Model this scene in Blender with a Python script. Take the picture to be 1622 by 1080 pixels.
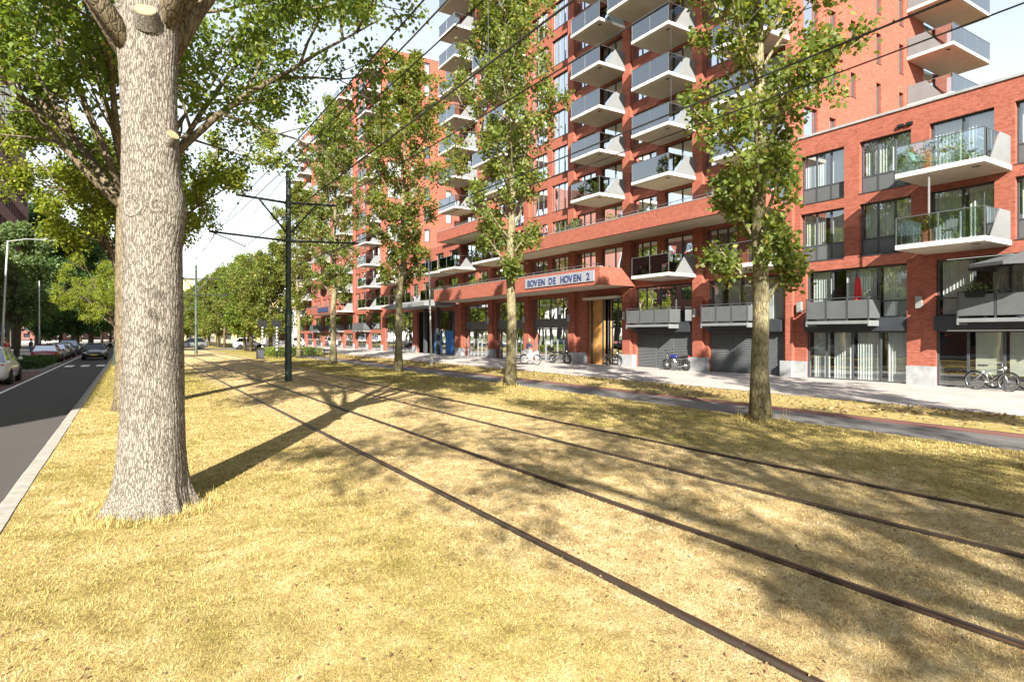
import bpy, math, random
import numpy as np
from mathutils import Vector, Matrix
R = math.radians
rng = np.random.default_rng(7); random.seed(7)
scene = bpy.context.scene
for o in list(bpy.data.objects): bpy.data.objects.remove(o)
col = scene.collection

# ---------------------------------------------------------------- camera, sky, sun, exposure
CAM_H = 2.1; YAW = math.atan(607/970)
cam_d = bpy.data.cameras.new('camera'); cam = bpy.data.objects.new('camera', cam_d); col.objects.link(cam)
cam.location = (0, 0, CAM_H); cam.rotation_euler = (R(90), 0, -YAW)
cam_d.sensor_width = 36; cam_d.lens = 36*970/1622; cam_d.shift_y = -10/1622
cam_d.clip_start = 0.1; cam_d.clip_end = 3000
scene.camera = cam
SUN_AZ = R(210); SUN_EL = R(29)          # the sun stands behind the camera, to the left
world = bpy.data.worlds.new('World'); scene.world = world; world.use_nodes = True
wn = world.node_tree.nodes; wl = world.node_tree.links
sky = wn.new('ShaderNodeTexSky'); sky.sky_type = 'NISHITA'; sky.sun_disc = False
sky.sun_elevation = SUN_EL; sky.sun_rotation = SUN_AZ
sky.air_density = 1.4; sky.dust_density = 0.3; sky.ozone_density = 1.0
hz = wn.new('ShaderNodeHueSaturation'); hz.inputs['Saturation'].default_value = 0.45      # thin summer haze pales the whole sky
wl.new(sky.outputs[0], hz.inputs['Color']); wl.new(hz.outputs[0], wn['Background'].inputs[0]); wn['Background'].inputs[1].default_value = 0.072
sun_d = bpy.data.lights.new('sun', 'SUN'); sun = bpy.data.objects.new('sun', sun_d); col.objects.link(sun)
sun_d.energy = 5.0; sun_d.angle = R(0.5); sun_d.color = (1, 0.93, 0.80)
to_sun = Vector((math.sin(SUN_AZ)*math.cos(SUN_EL), math.cos(SUN_AZ)*math.cos(SUN_EL), math.sin(SUN_EL)))
sun.rotation_euler = (-to_sun).to_track_quat('-Z', 'Y').to_euler(); sun.location = to_sun*60
vs = scene.view_settings
vs.view_transform = 'Standard'; vs.look = 'None'; vs.gamma = 1.0; vs.use_curve_mapping = False; vs.exposure = 1.8
cy = scene.cycles
cy.max_bounces = 7; cy.diffuse_bounces = 3; cy.glossy_bounces = 3; cy.transmission_bounces = 6; cy.transparent_max_bounces = 10
cy.caustics_reflective = False; cy.caustics_refractive = False; cy.sample_clamp_indirect = 6.0

# ---------------------------------------------------------------- materials
MATS = {}
class NT:
    """tiny node helper"""
    def __init__(s, name):
        s.m = bpy.data.materials.new(name); s.m.use_nodes = True
        s.t = s.m.node_tree; s.n = s.t.nodes; s.l = s.t.links; s.b = s.n['Principled BSDF']; s.o = s.n['Material Output']
    def add(s, typ, **k):
        n = s.n.new(typ)
        for a, v in k.items(): setattr(n, a, v)
        return n
    def sock(s, node, key, v):
        i = node.inputs[key]
        if hasattr(v, 'is_linked') or isinstance(v, bpy.types.NodeSocket): s.l.new(v, i)
        else: i.default_value = v
    def pos(s): return s.add('ShaderNodeNewGeometry').outputs['Position']
    def obj(s): return s.add('ShaderNodeTexCoord').outputs['Object']
    def mapping(s, vec, scale): 
        m = s.add('ShaderNodeMapping'); s.l.new(vec, m.inputs[0]); m.inputs['Scale'].default_value = scale; return m.outputs[0]
    def noise(s, vec, scale, detail=4, rough=0.55):
        n = s.add('ShaderNodeTexNoise'); s.l.new(vec, n.inputs['Vector'])
        n.inputs['Scale'].default_value = scale; n.inputs['Detail'].default_value = detail; n.inputs['Roughness'].default_value = rough
        return n.outputs['Fac']
    def ramp(s, fac, stops, interp='LINEAR'):
        r = s.add('ShaderNodeValToRGB'); r.color_ramp.interpolation = interp; s.l.new(fac, r.inputs[0])
        e = r.color_ramp.elements
        while len(e) < len(stops): e.new(0.5)
        for el, (p, c) in zip(e, stops):
            el.position = p; el.color = (c[0], c[1], c[2], 1) if hasattr(c, '__len__') else (c, c, c, 1)
        return r.outputs[0]
    def mix(s, fac, a, b, mode='MIX'):
        m = s.add('ShaderNodeMix', data_type='RGBA', blend_type=mode)
        s.sock(m, 0, fac)
        for i, v in ((6, a), (7, b)):
            if isinstance(v, tuple): m.inputs[i].default_value = (*v[:3], 1)
            else: s.l.new(v, m.inputs[i])
        return m.outputs[2]
    def math(s, op, a, b=0.0, clamp=False):
        m = s.add('ShaderNodeMath', operation=op, use_clamp=clamp); s.sock(m, 0, a); s.sock(m, 1, b); return m.outputs[0]
    def bump(s, h, strength=0.3, dist=0.02):
        b = s.add('ShaderNodeBump'); s.l.new(h, b.inputs['Height']); b.inputs['Strength'].default_value = strength
        b.inputs['Distance'].default_value = dist; s.l.new(b.outputs[0], s.b.inputs['Normal']); return b
    def col(s, c):
        if isinstance(c, tuple): s.b.inputs['Base Color'].default_value = (*c[:3], 1)
        else: s.l.new(c, s.b.inputs['Base Color'])
    def set(s, rough=0.7, metal=0.0, spec=0.5):
        s.b.inputs['Roughness'].default_value = rough; s.b.inputs['Metallic'].default_value = metal
        s.b.inputs['Specular IOR Level'].default_value = spec
def paint(name, c, rough=0.6, metal=0.0, var=0.18, scale=6.0, spec=0.4, bump=0.0):
    """plain painted / metal / plastic surface with a little wear"""
    t = NT(name); p = t.pos(); n = t.noise(p, scale, 5, 0.6)
    a = tuple(x*(1-var) for x in c); b = tuple(min(1, x*(1+var)) for x in c)
    t.col(t.ramp(n, [(0.3, a), (0.7, b)])); t.set(rough, metal, spec)
    if bump: t.bump(t.noise(p, scale*9, 3), bump, 0.01)
    MATS[name] = t.m; return t.m

def brick_mat(name, c1, c2, mortar, spec_scale=1.0):
    t = NT(name); p = t.pos()
    sp = t.add('ShaderNodeSeparateXYZ'); t.l.new(p, sp.inputs[0])
    u = t.math('ADD', sp.outputs[0], sp.outputs[1])
    cb = t.add('ShaderNodeCombineXYZ'); t.l.new(u, cb.inputs[0]); t.l.new(sp.outputs[2], cb.inputs[1])
    bt = t.add('ShaderNodeTexBrick'); t.l.new(cb.outputs[0], bt.inputs['Vector'])
    bt.inputs['Scale'].default_value = 1; bt.inputs['Brick Width'].default_value = 0.22; bt.inputs['Row Height'].default_value = 0.065
    bt.inputs['Mortar Size'].default_value = 0.005; bt.inputs['Bias'].default_value = -0.1
    bt.inputs['Color1'].default_value = (*c1, 1); bt.inputs['Color2'].default_value = (*c2, 1); bt.inputs['Mortar'].default_value = (*mortar, 1)
    n = t.noise(cb.outputs[0], 2.2, 6, 0.7); n2 = t.noise(t.mapping(cb.outputs[0], (8, 24, 1)), 1.0, 3)
    c = t.mix(t.math('MULTIPLY', n2, 0.75), bt.outputs[0], t.ramp(n2, [(0.35, tuple(x*0.62 for x in c1)), (0.7, tuple(min(1, x*1.25) for x in c2))]))
    c = t.mix(0.5, c, t.ramp(n, [(0.3, (0.74, 0.72, 0.72)), (0.7, (1.12, 1.1, 1.08))]), 'MULTIPLY')
    t.col(c); t.set(0.85, 0, 0.25); t.bump(bt.outputs['Fac'], -0.4, 0.01)
    MATS[name] = t.m
brick_mat('brick_red', (0.215, 0.056, 0.038), (0.345, 0.110, 0.072), (0.25, 0.15, 0.12))
brick_mat('brick_brown', (0.16, 0.07, 0.06), (0.22, 0.095, 0.075), (0.2, 0.14, 0.12))
brick_mat('brick_yellow', (0.55, 0.40, 0.18), (0.62, 0.47, 0.24), (0.5, 0.42, 0.3))
paint('plinth_stone', (0.27, 0.28, 0.30), 0.8, var=0.2, scale=3, bump=0.15)
paint('window_frame', (0.045, 0.050, 0.058), 0.45, var=0.1)
paint('panel_grey', (0.085, 0.092, 0.10), 0.5, var=0.1, scale=2)
paint('panel_dark', (0.03, 0.036, 0.044), 0.45, var=0.12, scale=2)
paint('panel_light', (0.165, 0.175, 0.185), 0.5, var=0.08, scale=2)
paint('slab_white', (0.52, 0.50, 0.47), 0.75, var=0.1, scale=1.6)
paint('soffit', (0.50, 0.45, 0.37), 0.85, var=0.08, scale=1.5)
paint('rail_metal', (0.16, 0.17, 0.18), 0.4, 0.6, var=0.1)
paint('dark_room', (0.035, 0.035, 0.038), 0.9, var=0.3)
paint('roof_felt', (0.12, 0.12, 0.12), 0.95)
paint('coping', (0.33, 0.34, 0.35), 0.5, 0.3)
paint('wood_wall', (0.40, 0.20, 0.06), 0.55, var=0.3, scale=3)
paint('lamp_grey', (0.35, 0.36, 0.37), 0.4, 0.5)
paint('sign_panel', (0.24, 0.245, 0.29), 0.5, var=0.06, scale=1)
paint('sign_letter', (0.035, 0.05, 0.12), 0.5)
paint('white_render', (0.72, 0.72, 0.71), 0.85, var=0.06, scale=0.4)
paint('blue_sheet', (0.02, 0.13, 0.42), 0.45)
paint('pole_green', (0.038, 0.054, 0.046), 0.45, 0.3, var=0.25, scale=4)
paint('pole_grey', (0.46, 0.47, 0.47), 0.4, 0.5, var=0.12)
paint('cable', (0.03, 0.03, 0.032), 0.6)
paint('arm_dark', (0.03, 0.032, 0.034), 0.5, 0.4)
paint('insulator', (0.10, 0.07, 0.05), 0.4)
paint('black_plastic', (0.008, 0.008, 0.009), 0.5)
paint('white_paint', (0.76, 0.76, 0.74), 0.6, var=0.08)
paint('rubber', (0.02, 0.02, 0.02), 0.85)
paint('chrome', (0.55, 0.56, 0.58), 0.22, 1.0, var=0.05)
paint('steel', (0.30, 0.31, 0.32), 0.35, 0.9, var=0.2)
paint('seat_black', (0.02, 0.02, 0.022), 0.55)
paint('blue_paint', (0.015, 0.018, 0.11), 0.25, var=0.05)
paint('cloth_white', (0.70, 0.68, 0.72), 0.9, var=0.1, scale=8)
paint('cloth_blue', (0.10, 0.16, 0.30), 0.9, var=0.15, scale=8)
paint('cloth_dark', (0.03, 0.035, 0.05), 0.9)
paint('cloth_red', (0.45, 0.03, 0.035), 0.85, var=0.15, scale=8)
paint('cloth_grey', (0.075, 0.08, 0.09), 0.85, var=0.2, scale=8)
paint('skin', (0.55, 0.33, 0.24), 0.6, var=0.06)
paint('hair', (0.10, 0.05, 0.025), 0.7)
paint('hair_pale', (0.42, 0.30, 0.16), 0.7)
paint('terracotta', (0.45, 0.20, 0.11), 0.8)
paint('wood_slat', (0.28, 0.17, 0.09), 0.7, var=0.3, scale=10)
paint('chair_green', (0.16, 0.30, 0.27), 0.5)
paint('plate_yellow', (0.70, 0.48, 0.02), 0.5)
paint('lens_white', (0.85, 0.85, 0.80), 0.1)
paint('lens_red', (0.45, 0.01, 0.01), 0.15)
paint('kerb', (0.30, 0.285, 0.26), 0.9, var=0.2, scale=5, bump=0.2)
def car_paint(name, c):
    t = NT(name); t.col(c); t.set(0.28, 0.0, 0.5); t.b.inputs['Coat Weight'].default_value = 0.6; t.b.inputs['Coat Roughness'].default_value = 0.06
    t.bump(t.noise(t.pos(), 30, 2), 0.02, 0.01)
    MATS[name] = t.m
car_paint('car_white', (0.72, 0.73, 0.74)); car_paint('car_black', (0.02, 0.022, 0.026)); car_paint('car_red', (0.24, 0.035, 0.06))
car_paint('car_silver', (0.36, 0.37, 0.39)); car_paint('car_blue', (0.06, 0.11, 0.18)); car_paint('car_grey', (0.12, 0.125, 0.13))

def glass_mat(name, tint, refl, rough=0.0):
    t = NT(name); t.n.remove(t.b)
    tr = t.add('ShaderNodeBsdfTransparent'); tr.inputs[0].default_value = (*tint, 1)
    gl = t.add('ShaderNodeBsdfGlossy'); gl.inputs['Roughness'].default_value = rough; gl.inputs[0].default_value = (0.92, 0.96, 1.0, 1)
    fr = t.add('ShaderNodeFresnel'); fr.inputs[0].default_value = 1.5
    geo = t.add('ShaderNodeNewGeometry')                                   # panes are slightly uneven, as real glazing is
    nz = t.add('ShaderNodeTexNoise'); nz.inputs['Scale'].default_value = 0.8; nz.inputs['Detail'].default_value = 1.0; t.l.new(geo.outputs['Position'], nz.inputs['Vector'])
    bp = t.add('ShaderNodeBump'); bp.inputs['Strength'].default_value = 0.25; bp.inputs['Distance'].default_value = 0.02; t.l.new(nz.outputs['Fac'], bp.inputs['Height'])
    t.l.new(bp.outputs[0], gl.inputs['Normal'])
    f = t.math('ADD', t.math('MULTIPLY', fr.outputs[0], 1.6), refl, True)
    mx = t.add('ShaderNodeMixShader'); t.l.new(f, mx.inputs[0]); t.l.new(tr.outputs[0], mx.inputs[1]); t.l.new(gl.outputs[0], mx.inputs[2])
    t.l.new(mx.outputs[0], t.o.inputs[0]); MATS[name] = t.m
glass_mat('glass', (0.80, 0.86, 0.87), 0.20)
glass_mat('glass_clear', (0.84, 0.91, 0.92), 0.26)
glass_mat('car_glass', (0.10, 0.12, 0.13), 0.0)

def curtain_mat():
    t = NT('curtain'); t.col(t.ramp(t.noise(t.pos(), 1.3, 2), [(0.3, (0.62, 0.64, 0.62)), (0.7, (0.80, 0.79, 0.75))])); t.set(0.95, 0, 0.1); MATS['curtain'] = t.m
curtain_mat()
paint('blind', (0.60, 0.60, 0.50), 0.9, var=0.06, scale=1)

# grass: dry straw between the rails, yellow-green beside them; ground and blades share the same patches
def grass_color(t, p, tint=None):
    sp = t.add('ShaderNodeSeparateXYZ'); t.l.new(p, sp.inputs[0])
    flat = t.add('ShaderNodeCombineXYZ'); t.l.new(sp.outputs[0], flat.inputs[0]); t.l.new(sp.outputs[1], flat.inputs[1]); f = flat.outputs[0]
    big = t.noise(f, 0.6, 6, 0.68); mid = t.noise(f, 3.2, 6, 0.75); fine = t.noise(f, 30, 4, 0.75)
    dry = t.ramp(mid, [(0.30, (0.28, 0.185, 0.10)), (0.48, (0.44, 0.33, 0.175)), (0.68, (0.58, 0.475, 0.31))])
    gold = t.ramp(mid, [(0.30, (0.32, 0.235, 0.095)), (0.5, (0.46, 0.35, 0.165)), (0.70, (0.57, 0.475, 0.275))])
    green = t.ramp(mid, [(0.30, (0.13, 0.125, 0.028)), (0.5, (0.21, 0.185, 0.045)), (0.70, (0.32, 0.26, 0.08))])
    x = sp.outputs[0]
    wob = t.math('MULTIPLY', t.math('SUBTRACT', big, 0.5), 3.0); xx = t.math('ADD', x, wob)
    def band(lo, hi, soft):
        a = t.math('DIVIDE', t.math('SUBTRACT', xx, lo), soft, True); b = t.math('DIVIDE', t.math('SUBTRACT', hi, xx), soft, True)
        return t.math('MULTIPLY', a, b)
    track = band(2.6, 9.6, 0.9)
    yy = t.math('ADD', sp.outputs[1], t.math('MULTIPLY', wob, 3.0))
    shade_side = t.math('DIVIDE', t.math('SUBTRACT', yy, 17.0), 9.0, True)     # farther down the verge grass has stayed greener
    gmask = t.math('MULTIPLY', t.ramp(big, [(0.38, 0.0), (0.66, 1.0)]), 0.75)
    right = t.math('DIVIDE', t.math('SUBTRACT', xx, 9.4), 1.5, True)
    left_green = t.math('MULTIPLY', shade_side, 0.75)
    gm = t.math('MAXIMUM', gmask, t.math('MULTIPLY', right, 0.42)); gm = t.math('MAXIMUM', gm, left_green, True)
    side = t.mix(gm, gold, green)
    c = t.mix(track, side, t.mix(t.math('MULTIPLY', gmask, 0.22), dry, green))
    c = t.mix(0.55, c, t.ramp(fine, [(0.32, (0.42, 0.40, 0.33)), (0.46, (0.98, 0.97, 0.94)), (0.66, (1.28, 1.26, 1.24))]), 'MULTIPLY')
    if tint is not None:
        c = t.mix(1.0, c, t.ramp(tint, [(0.0, (0.36, 0.35, 0.22)), (0.3, (0.82, 0.82, 0.66)), (0.6, (1.08, 1.06, 0.96)), (1.0, (1.5, 1.48, 1.42))]), 'MULTIPLY')
    return c
t = NT('grass_ground'); p = t.pos(); t.col(grass_color(t, p)); t.set(0.95, 0, 0.1)
t.bump(t.noise(p, 45, 4, 0.7), 0.9, 0.03); MATS['grass_ground'] = t.m
def tint_attr(t):
    a = t.add('ShaderNodeAttribute', attribute_name='tint'); return a.outputs['Fac']
t = NT('grass_blade'); t.col(grass_color(t, t.pos(), tint_attr(t))); t.set(0.8, 0, 0.2); MATS['grass_blade'] = t.m

def ground_mat(name, c, var, scales, rough=0.9, bump=0.3, bd=0.01):
    t = NT(name); p = t.pos(); n1 = t.noise(p, scales[0], 5, 0.6); n2 = t.noise(p, scales[1], 3, 0.7)
    a = tuple(x*(1-var) for x in c); b = tuple(x*(1+var) for x in c)
    cc = t.mix(0.5, t.ramp(n1, [(0.3, a), (0.7, b)]), t.ramp(n2, [(0.25, tuple(x*0.6 for x in c)), (0.75, tuple(x*1.4 for x in c))]))
    t.col(cc); t.set(rough, 0, 0.3); t.bump(n2, bump, bd); MATS[name] = t.m
ground_mat('asphalt', (0.070, 0.064, 0.062), 0.18, (0.6, 60))
ground_mat('asphalt_path', (0.13, 0.125, 0.125), 0.2, (0.7, 50))
ground_mat('red_strip', (0.15, 0.068, 0.060), 0.25, (0.9, 40))
ground_mat('earth', (0.34, 0.27, 0.165), 0.3, (0.5, 18))
ground_mat('far_ground', (0.10, 0.11, 0.05), 0.3, (0.05, 2))
def paving_mat(name, c, w, h, mortar):
    t = NT(name); p = t.pos(); bt = t.add('ShaderNodeTexBrick'); t.l.new(p, bt.inputs['Vector']); bt.inputs['Scale'].default_value = 1
    bt.inputs['Brick Width'].default_value = w; bt.inputs['Row Height'].default_value = h; bt.inputs['Mortar Size'].default_value = 0.012
    bt.inputs['Color1'].default_value = (*[x*0.9 for x in c], 1); bt.inputs['Color2'].default_value = (*[x*1.08 for x in c], 1); bt.inputs['Mortar'].default_value = (*mortar, 1)
    n = t.noise(p, 0.5, 6, 0.65); t.col(t.mix(0.6, bt.outputs[0], t.ramp(n, [(0.3, 0.72), (0.7, 1.12)]), 'MULTIPLY'))
    t.set(0.9, 0, 0.25); t.bump(bt.outputs['Fac'], -0.3, 0.01); MATS[name] = t.m
paving_mat('paving', (0.40, 0.365, 0.35), 0.6, 0.4, (0.25, 0.23, 0.21))
paving_mat('clinker', (0.20, 0.105, 0.085), 0.2, 0.07, (0.10, 0.08, 0.07))
paving_mat('paving_far', (0.40, 0.38, 0.35), 0.6, 0.6, (0.25, 0.23, 0.21))

def leaf_mat(name, stops, trans=0.45):
    t = NT(name); c = t.ramp(tint_attr(t), stops); t.n.remove(t.b)
    d = t.add('ShaderNodeBsdfPrincipled'); t.l.new(c, d.inputs['Base Color']); d.inputs['Roughness'].default_value = 0.5; d.inputs['Specular IOR Level'].default_value = 0.35
    tr = t.add('ShaderNodeBsdfTranslucent'); t.l.new(t.mix(1.0, c, (1.5, 1.35, 0.55), 'MULTIPLY'), tr.inputs[0])
    mx = t.add('ShaderNodeMixShader'); mx.inputs[0].default_value = trans
    t.l.new(d.outputs[0], mx.inputs[1]); t.l.new(tr.outputs[0], mx.inputs[2]); t.l.new(mx.outputs[0], t.o.inputs[0]); MATS[name] = t.m
leaf_mat('leaf_elm', [(0.0, (0.075, 0.115, 0.026)), (0.45, (0.14, 0.19, 0.042)), (0.8, (0.215, 0.255, 0.065)), (1.0, (0.34, 0.30, 0.10))], 0.5)
leaf_mat('leaf_warm', [(0.0, (0.08, 0.11, 0.022)), (0.45, (0.14, 0.18, 0.035)), (0.8, (0.22, 0.235, 0.05)), (1.0, (0.33, 0.25, 0.08))], 0.5)
leaf_mat('leaf_lime', [(0.0, (0.12, 0.165, 0.022)), (0.45, (0.20, 0.255, 0.030)), (0.8, (0.30, 0.34, 0.042)), (1.0, (0.40, 0.40, 0.07))], 0.5)
leaf_mat('leaf_maple', [(0.0, (0.065, 0.12, 0.024)), (0.5, (0.135, 0.20, 0.034)), (0.85, (0.225, 0.285, 0.05)), (1.0, (0.32, 0.33, 0.07))], 0.5)
leaf_mat('leaf_dark', [(0.0, (0.022, 0.055, 0.018)), (0.5, (0.045, 0.10, 0.028)), (1.0, (0.085, 0.15, 0.04))])
leaf_mat('leaf_pale', [(0.0, (0.07, 0.12, 0.05)), (0.5, (0.12, 0.18, 0.07)), (1.0, (0.20, 0.26, 0.11))])
leaf_mat('leaf_litter', [(0.0, (0.10, 0.065, 0.035)), (0.5, (0.22, 0.14, 0.07)), (1.0, (0.42, 0.30, 0.15))], 0.1)
def bark(name, dark, light, s, zs, strength, dist):
    t = NT(name); p = t.obj(); v = t.mapping(p, (s, s, s*zs)); n = t.noise(v, 1.0, 5, 0.62)
    vo = t.add('ShaderNodeTexVoronoi', feature='DISTANCE_TO_EDGE'); vo.inputs['Scale'].default_value = 1.0
    dv = t.add('ShaderNodeVectorMath', operation='ADD'); t.l.new(t.mapping(p, (s*1.1, s*1.1, s*zs*0.8)), dv.inputs[0])
    nz = t.add('ShaderNodeTexNoise'); nz.inputs['Scale'].default_value = 1.6; t.l.new(v, nz.inputs['Vector'])
    t.l.new(nz.outputs['Color'], dv.inputs[1]); t.l.new(dv.outputs[0], vo.inputs['Vector'])
    e = t.ramp(vo.outputs['Distance'], [(0.0, 0.0), (0.15, 1.0)])
    h = t.math('MULTIPLY', e, t.math('ADD', t.math('MULTIPLY', n, 0.8), 0.5))
    big = t.noise(p, 2.2, 4)
    c = t.ramp(h, [(0.05, dark), (0.35, tuple((a+b)/2 for a, b in zip(dark, light))), (0.8, light)])
    c = t.mix(0.6, c, t.ramp(big, [(0.3, (0.80, 0.80, 0.74)), (0.7, (1.12, 1.08, 1.06))]), 'MULTIPLY')
    t.col(c); t.set(0.92, 0, 0.15); t.bump(h, strength, dist); MATS[name] = t.m
bark('bark_near', (0.075, 0.064, 0.055), (0.245, 0.225, 0.20), 44, 0.24, 0.8, 0.012)
bark('bark', (0.06, 0.05, 0.035), (0.17, 0.14, 0.095), 16, 0.3, 0.6, 0.02)
bark('bark_grey', (0.08, 0.07, 0.042), (0.22, 0.195, 0.12), 14, 0.35, 0.5, 0.015)
paint('scar', (0.23, 0.215, 0.19), 0.9, var=0.25, scale=30, bump=0.4)
paint('cut_wood', (0.27, 0.22, 0.13), 0.8, var=0.2, scale=14)

# ---------------------------------------------------------------- mesh helpers
class MB:
    def __init__(s): s.v = []; s.f = []; s.mi = []; s.cur = 0
    def add(s, vs, fs):
        o = len(s.v); s.v += [tuple(map(float, p)) for p in vs]; s.f += [tuple(i+o for i in q) for q in fs]; s.mi += [s.cur]*len(fs); return s
    def box(s, x0, x1, y0, y1, z0, z1):
        return s.add([(x0,y0,z0),(x1,y0,z0),(x1,y1,z0),(x0,y1,z0),(x0,y0,z1),(x1,y0,z1),(x1,y1,z1),(x0,y1,z1)],
                     [(0,3,2,1),(4,5,6,7),(0,1,5,4),(1,2,6,5),(2,3,7,6),(3,0,4,7)])
    def cbox(s, c, size):
        return s.box(c[0]-size[0]/2, c[0]+size[0]/2, c[1]-size[1]/2, c[1]+size[1]/2, c[2]-size[2]/2, c[2]+size[2]/2)
    def quad(s, *p): return s.add(p, [tuple(range(len(p)))])
    def prism(s, poly, axis, a, b):
        """poly in the two other axes, extruded along axis from a to b"""
        def pt(p, t): return (t, p[0], p[1]) if axis == 'x' else ((p[0], t, p[1]) if axis == 'y' else (p[0], p[1], t))
        n = len(poly); vs = [pt(p, a) for p in poly]+[pt(p, b) for p in poly]
        return s.add(vs, [tuple(range(n))[::-1], tuple(range(n, 2*n))]+[(i, (i+1) % n, n+(i+1) % n, n+i) for i in range(n)])
    def tube(s, pts, rad, n=8, cap=True, closed=False):
        pts = [Vector(p) for p in pts]; m = len(pts)
        rad = [rad]*m if not hasattr(rad, '__len__') else rad
        vs = []; prev = None
        for i, p in enumerate(pts):
            if closed: d = pts[(i+1) % m]-pts[i-1]
            else: d = pts[min(i+1, m-1)]-pts[max(i-1, 0)]
            d.normalize()
            if prev is None:
                ref = Vector((0,0,1)) if abs(d.z) < 0.9 else Vector((1,0,0)); u = d.cross(ref).normalized()
            else:
                u = (prev-d*prev.dot(d)); u = u.normalized() if u.length > 1e-6 else d.orthogonal().normalized()
            prev = u; w = d.cross(u)
            vs += [p+(u*math.cos(2*math.pi*k/n)+w*math.sin(2*math.pi*k/n))*rad[i] for k in range(n)]
        fs = []
        for i in range(m if closed else m-1):
            j = (i+1) % m
            fs += [(i*n+k, i*n+(k+1) % n, j*n+(k+1) % n, j*n+k) for k in range(n)]
        if cap and not closed: fs += [tuple(range(n))[::-1], tuple(range((m-1)*n, m*n))]
        return s.add(vs, fs)
    def ring(s, c, axis, R_, r, n=20, k=6):
        c = Vector(c); pts = []
        for i in range(n):
            a = 2*math.pi*i/n; x, y = R_*math.cos(a), R_*math.sin(a)
            pts.append(c+(Vector((0, x, y)) if axis == 'x' else Vector((x, 0, y)) if axis == 'y' else Vector((x, y, 0))))
        return s.tube(pts, r, k, closed=True)
    def disc(s, c, axis, r, h, n=16):
        c = Vector(c); d = {'x': Vector((1,0,0)), 'y': Vector((0,1,0)), 'z': Vector((0,0,1))}[axis]
        return s.tube([c-d*h/2, c+d*h/2], r, n)
    def lathe(s, prof, n=16, c=(0,0,0)):
        vs = []; 
        for r, z in prof: vs += [(c[0]+r*math.cos(2*math.pi*k/n), c[1]+r*math.sin(2*math.pi*k/n), c[2]+z) for k in range(n)]
        fs = [(i*n+k, i*n+(k+1) % n, (i+1)*n+(k+1) % n, (i+1)*n+k) for i in range(len(prof)-1) for k in range(n)]
        fs += [tuple(range(n))[::-1], tuple(range((len(prof)-1)*n, len(prof)*n))]
        return s.add(vs, fs)
    def ball(s, c, r, n=10, m=7):
        prof = [(max(1e-3, math.sin(math.pi*i/m)), -math.cos(math.pi*i/m)) for i in range(m+1)]
        rr = r if hasattr(r, '__len__') else (r, r, r)
        vs = []
        for a, z in prof: vs += [(c[0]+rr[0]*a*math.cos(2*math.pi*k/n), c[1]+rr[1]*a*math.sin(2*math.pi*k/n), c[2]+rr[2]*z) for k in range(n)]
        return s.add(vs, [(i*n+k, i*n+(k+1) % n, (i+1)*n+(k+1) % n, (i+1)*n+k) for i in range(m) for k in range(n)])
    def mesh(s, name, mats, smooth=False):
        me = bpy.data.meshes.new(name); me.from_pydata(s.v, [], s.f)
        for m in ([mats] if isinstance(mats, str) else mats): me.materials.append(MATS[m])
        if max(s.mi, default=0) > 0: me.polygons.foreach_set('material_index', s.mi)
        if smooth: me.polygons.foreach_set('use_smooth', [True]*len(s.f))
        me.update(); return me
    def build(s, name, mats, parent=None, loc=(0,0,0), rz=0, smooth=False):
        return mk(name, s.mesh(name, mats, smooth), parent, loc, rz)
def mk(name, data, parent=None, loc=(0,0,0), rz=0):
    o = bpy.data.objects.new(name, data); col.objects.link(o); o.parent = parent
    o.location = loc; o.rotation_euler = (0, 0, rz); return o
def tag(o, label=None, cat=None, group=None, kind=None):
    for k, v in (('label', label), ('category', cat), ('group', group), ('kind', kind)):
        if v: o[k] = v
    return o
def thing(name, label, cat, loc=(0,0,0), rz=0, group=None): return tag(mk(name, None, None, loc, rz), label, cat, group)
def copy_tree(o, parent=None):
    c = o.copy(); col.objects.link(c); c.parent = parent
    for ch in list(o.children): copy_tree(ch, c)
    return c
def fastmesh(name, V, F, mat, tint=None, smooth=False):
    me = bpy.data.meshes.new(name); k = F.shape[1]
    me.vertices.add(len(V)); me.vertices.foreach_set('co', V.astype(np.float32).ravel())
    me.loops.add(F.size); me.loops.foreach_set('vertex_index', F.astype(np.int32).ravel())
    me.polygons.add(len(F)); me.polygons.foreach_set('loop_start', np.arange(0, F.size, k, dtype=np.int32))
    if smooth: me.polygons.foreach_set('use_smooth', np.ones(len(F), dtype=bool))
    me.update(calc_edges=True)
    if tint is not None:
        a = me.attributes.new('tint', 'FLOAT', 'POINT'); a.data.foreach_set('value', tint.astype(np.float32))
    me.materials.append(MATS[mat]); return me
# ---------------------------------------------------------------- the ground
def sheet(name, mat, x0, x1, y0, y1, z, parent=None, nx=1, ny=1):
    m = MB(); xs = np.linspace(x0, x1, nx+1); ys = np.linspace(y0, y1, ny+1)
    m.add([(x, y, z) for y in ys for x in xs], [(j*(nx+1)+i, j*(nx+1)+i+1, (j+1)*(nx+1)+i+1, (j+1)*(nx+1)+i) for j in range(ny) for i in range(nx)])
    o = m.build(name, mat, parent); 
    if parent is None: tag(o, kind='structure')
    return o
sheet('ground', 'far_ground', -900, 900, -300, 1500, -0.16)
sheet('road', 'asphalt', -4.16, -1.36, -60, 420, -0.10)
sheet('parking_strip', 'clinker', -6.6, -4.16, -60, 420, -0.096)
sheet('pavement_left', 'paving_far', -40, -6.75, -60, 420, 0.0)
sheet('grass_verge', 'grass_ground', -1.16, 13.66, -40, 92, 0.0, nx=30, ny=260)
sheet('grass_verge_beyond', 'grass_ground', -1.16, 13.66, 103, 330, 0.0)
sheet('cross_street', 'asphalt_path', -1.2, 60, 91.9, 103.1, 0.008)
sheet('cycle_path', 'asphalt_path', 13.66, 15.45, -40, 330, -0.012)
sheet('cycle_path_edge', 'red_strip', 15.45, 16.05, -40, 330, -0.008)
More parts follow.
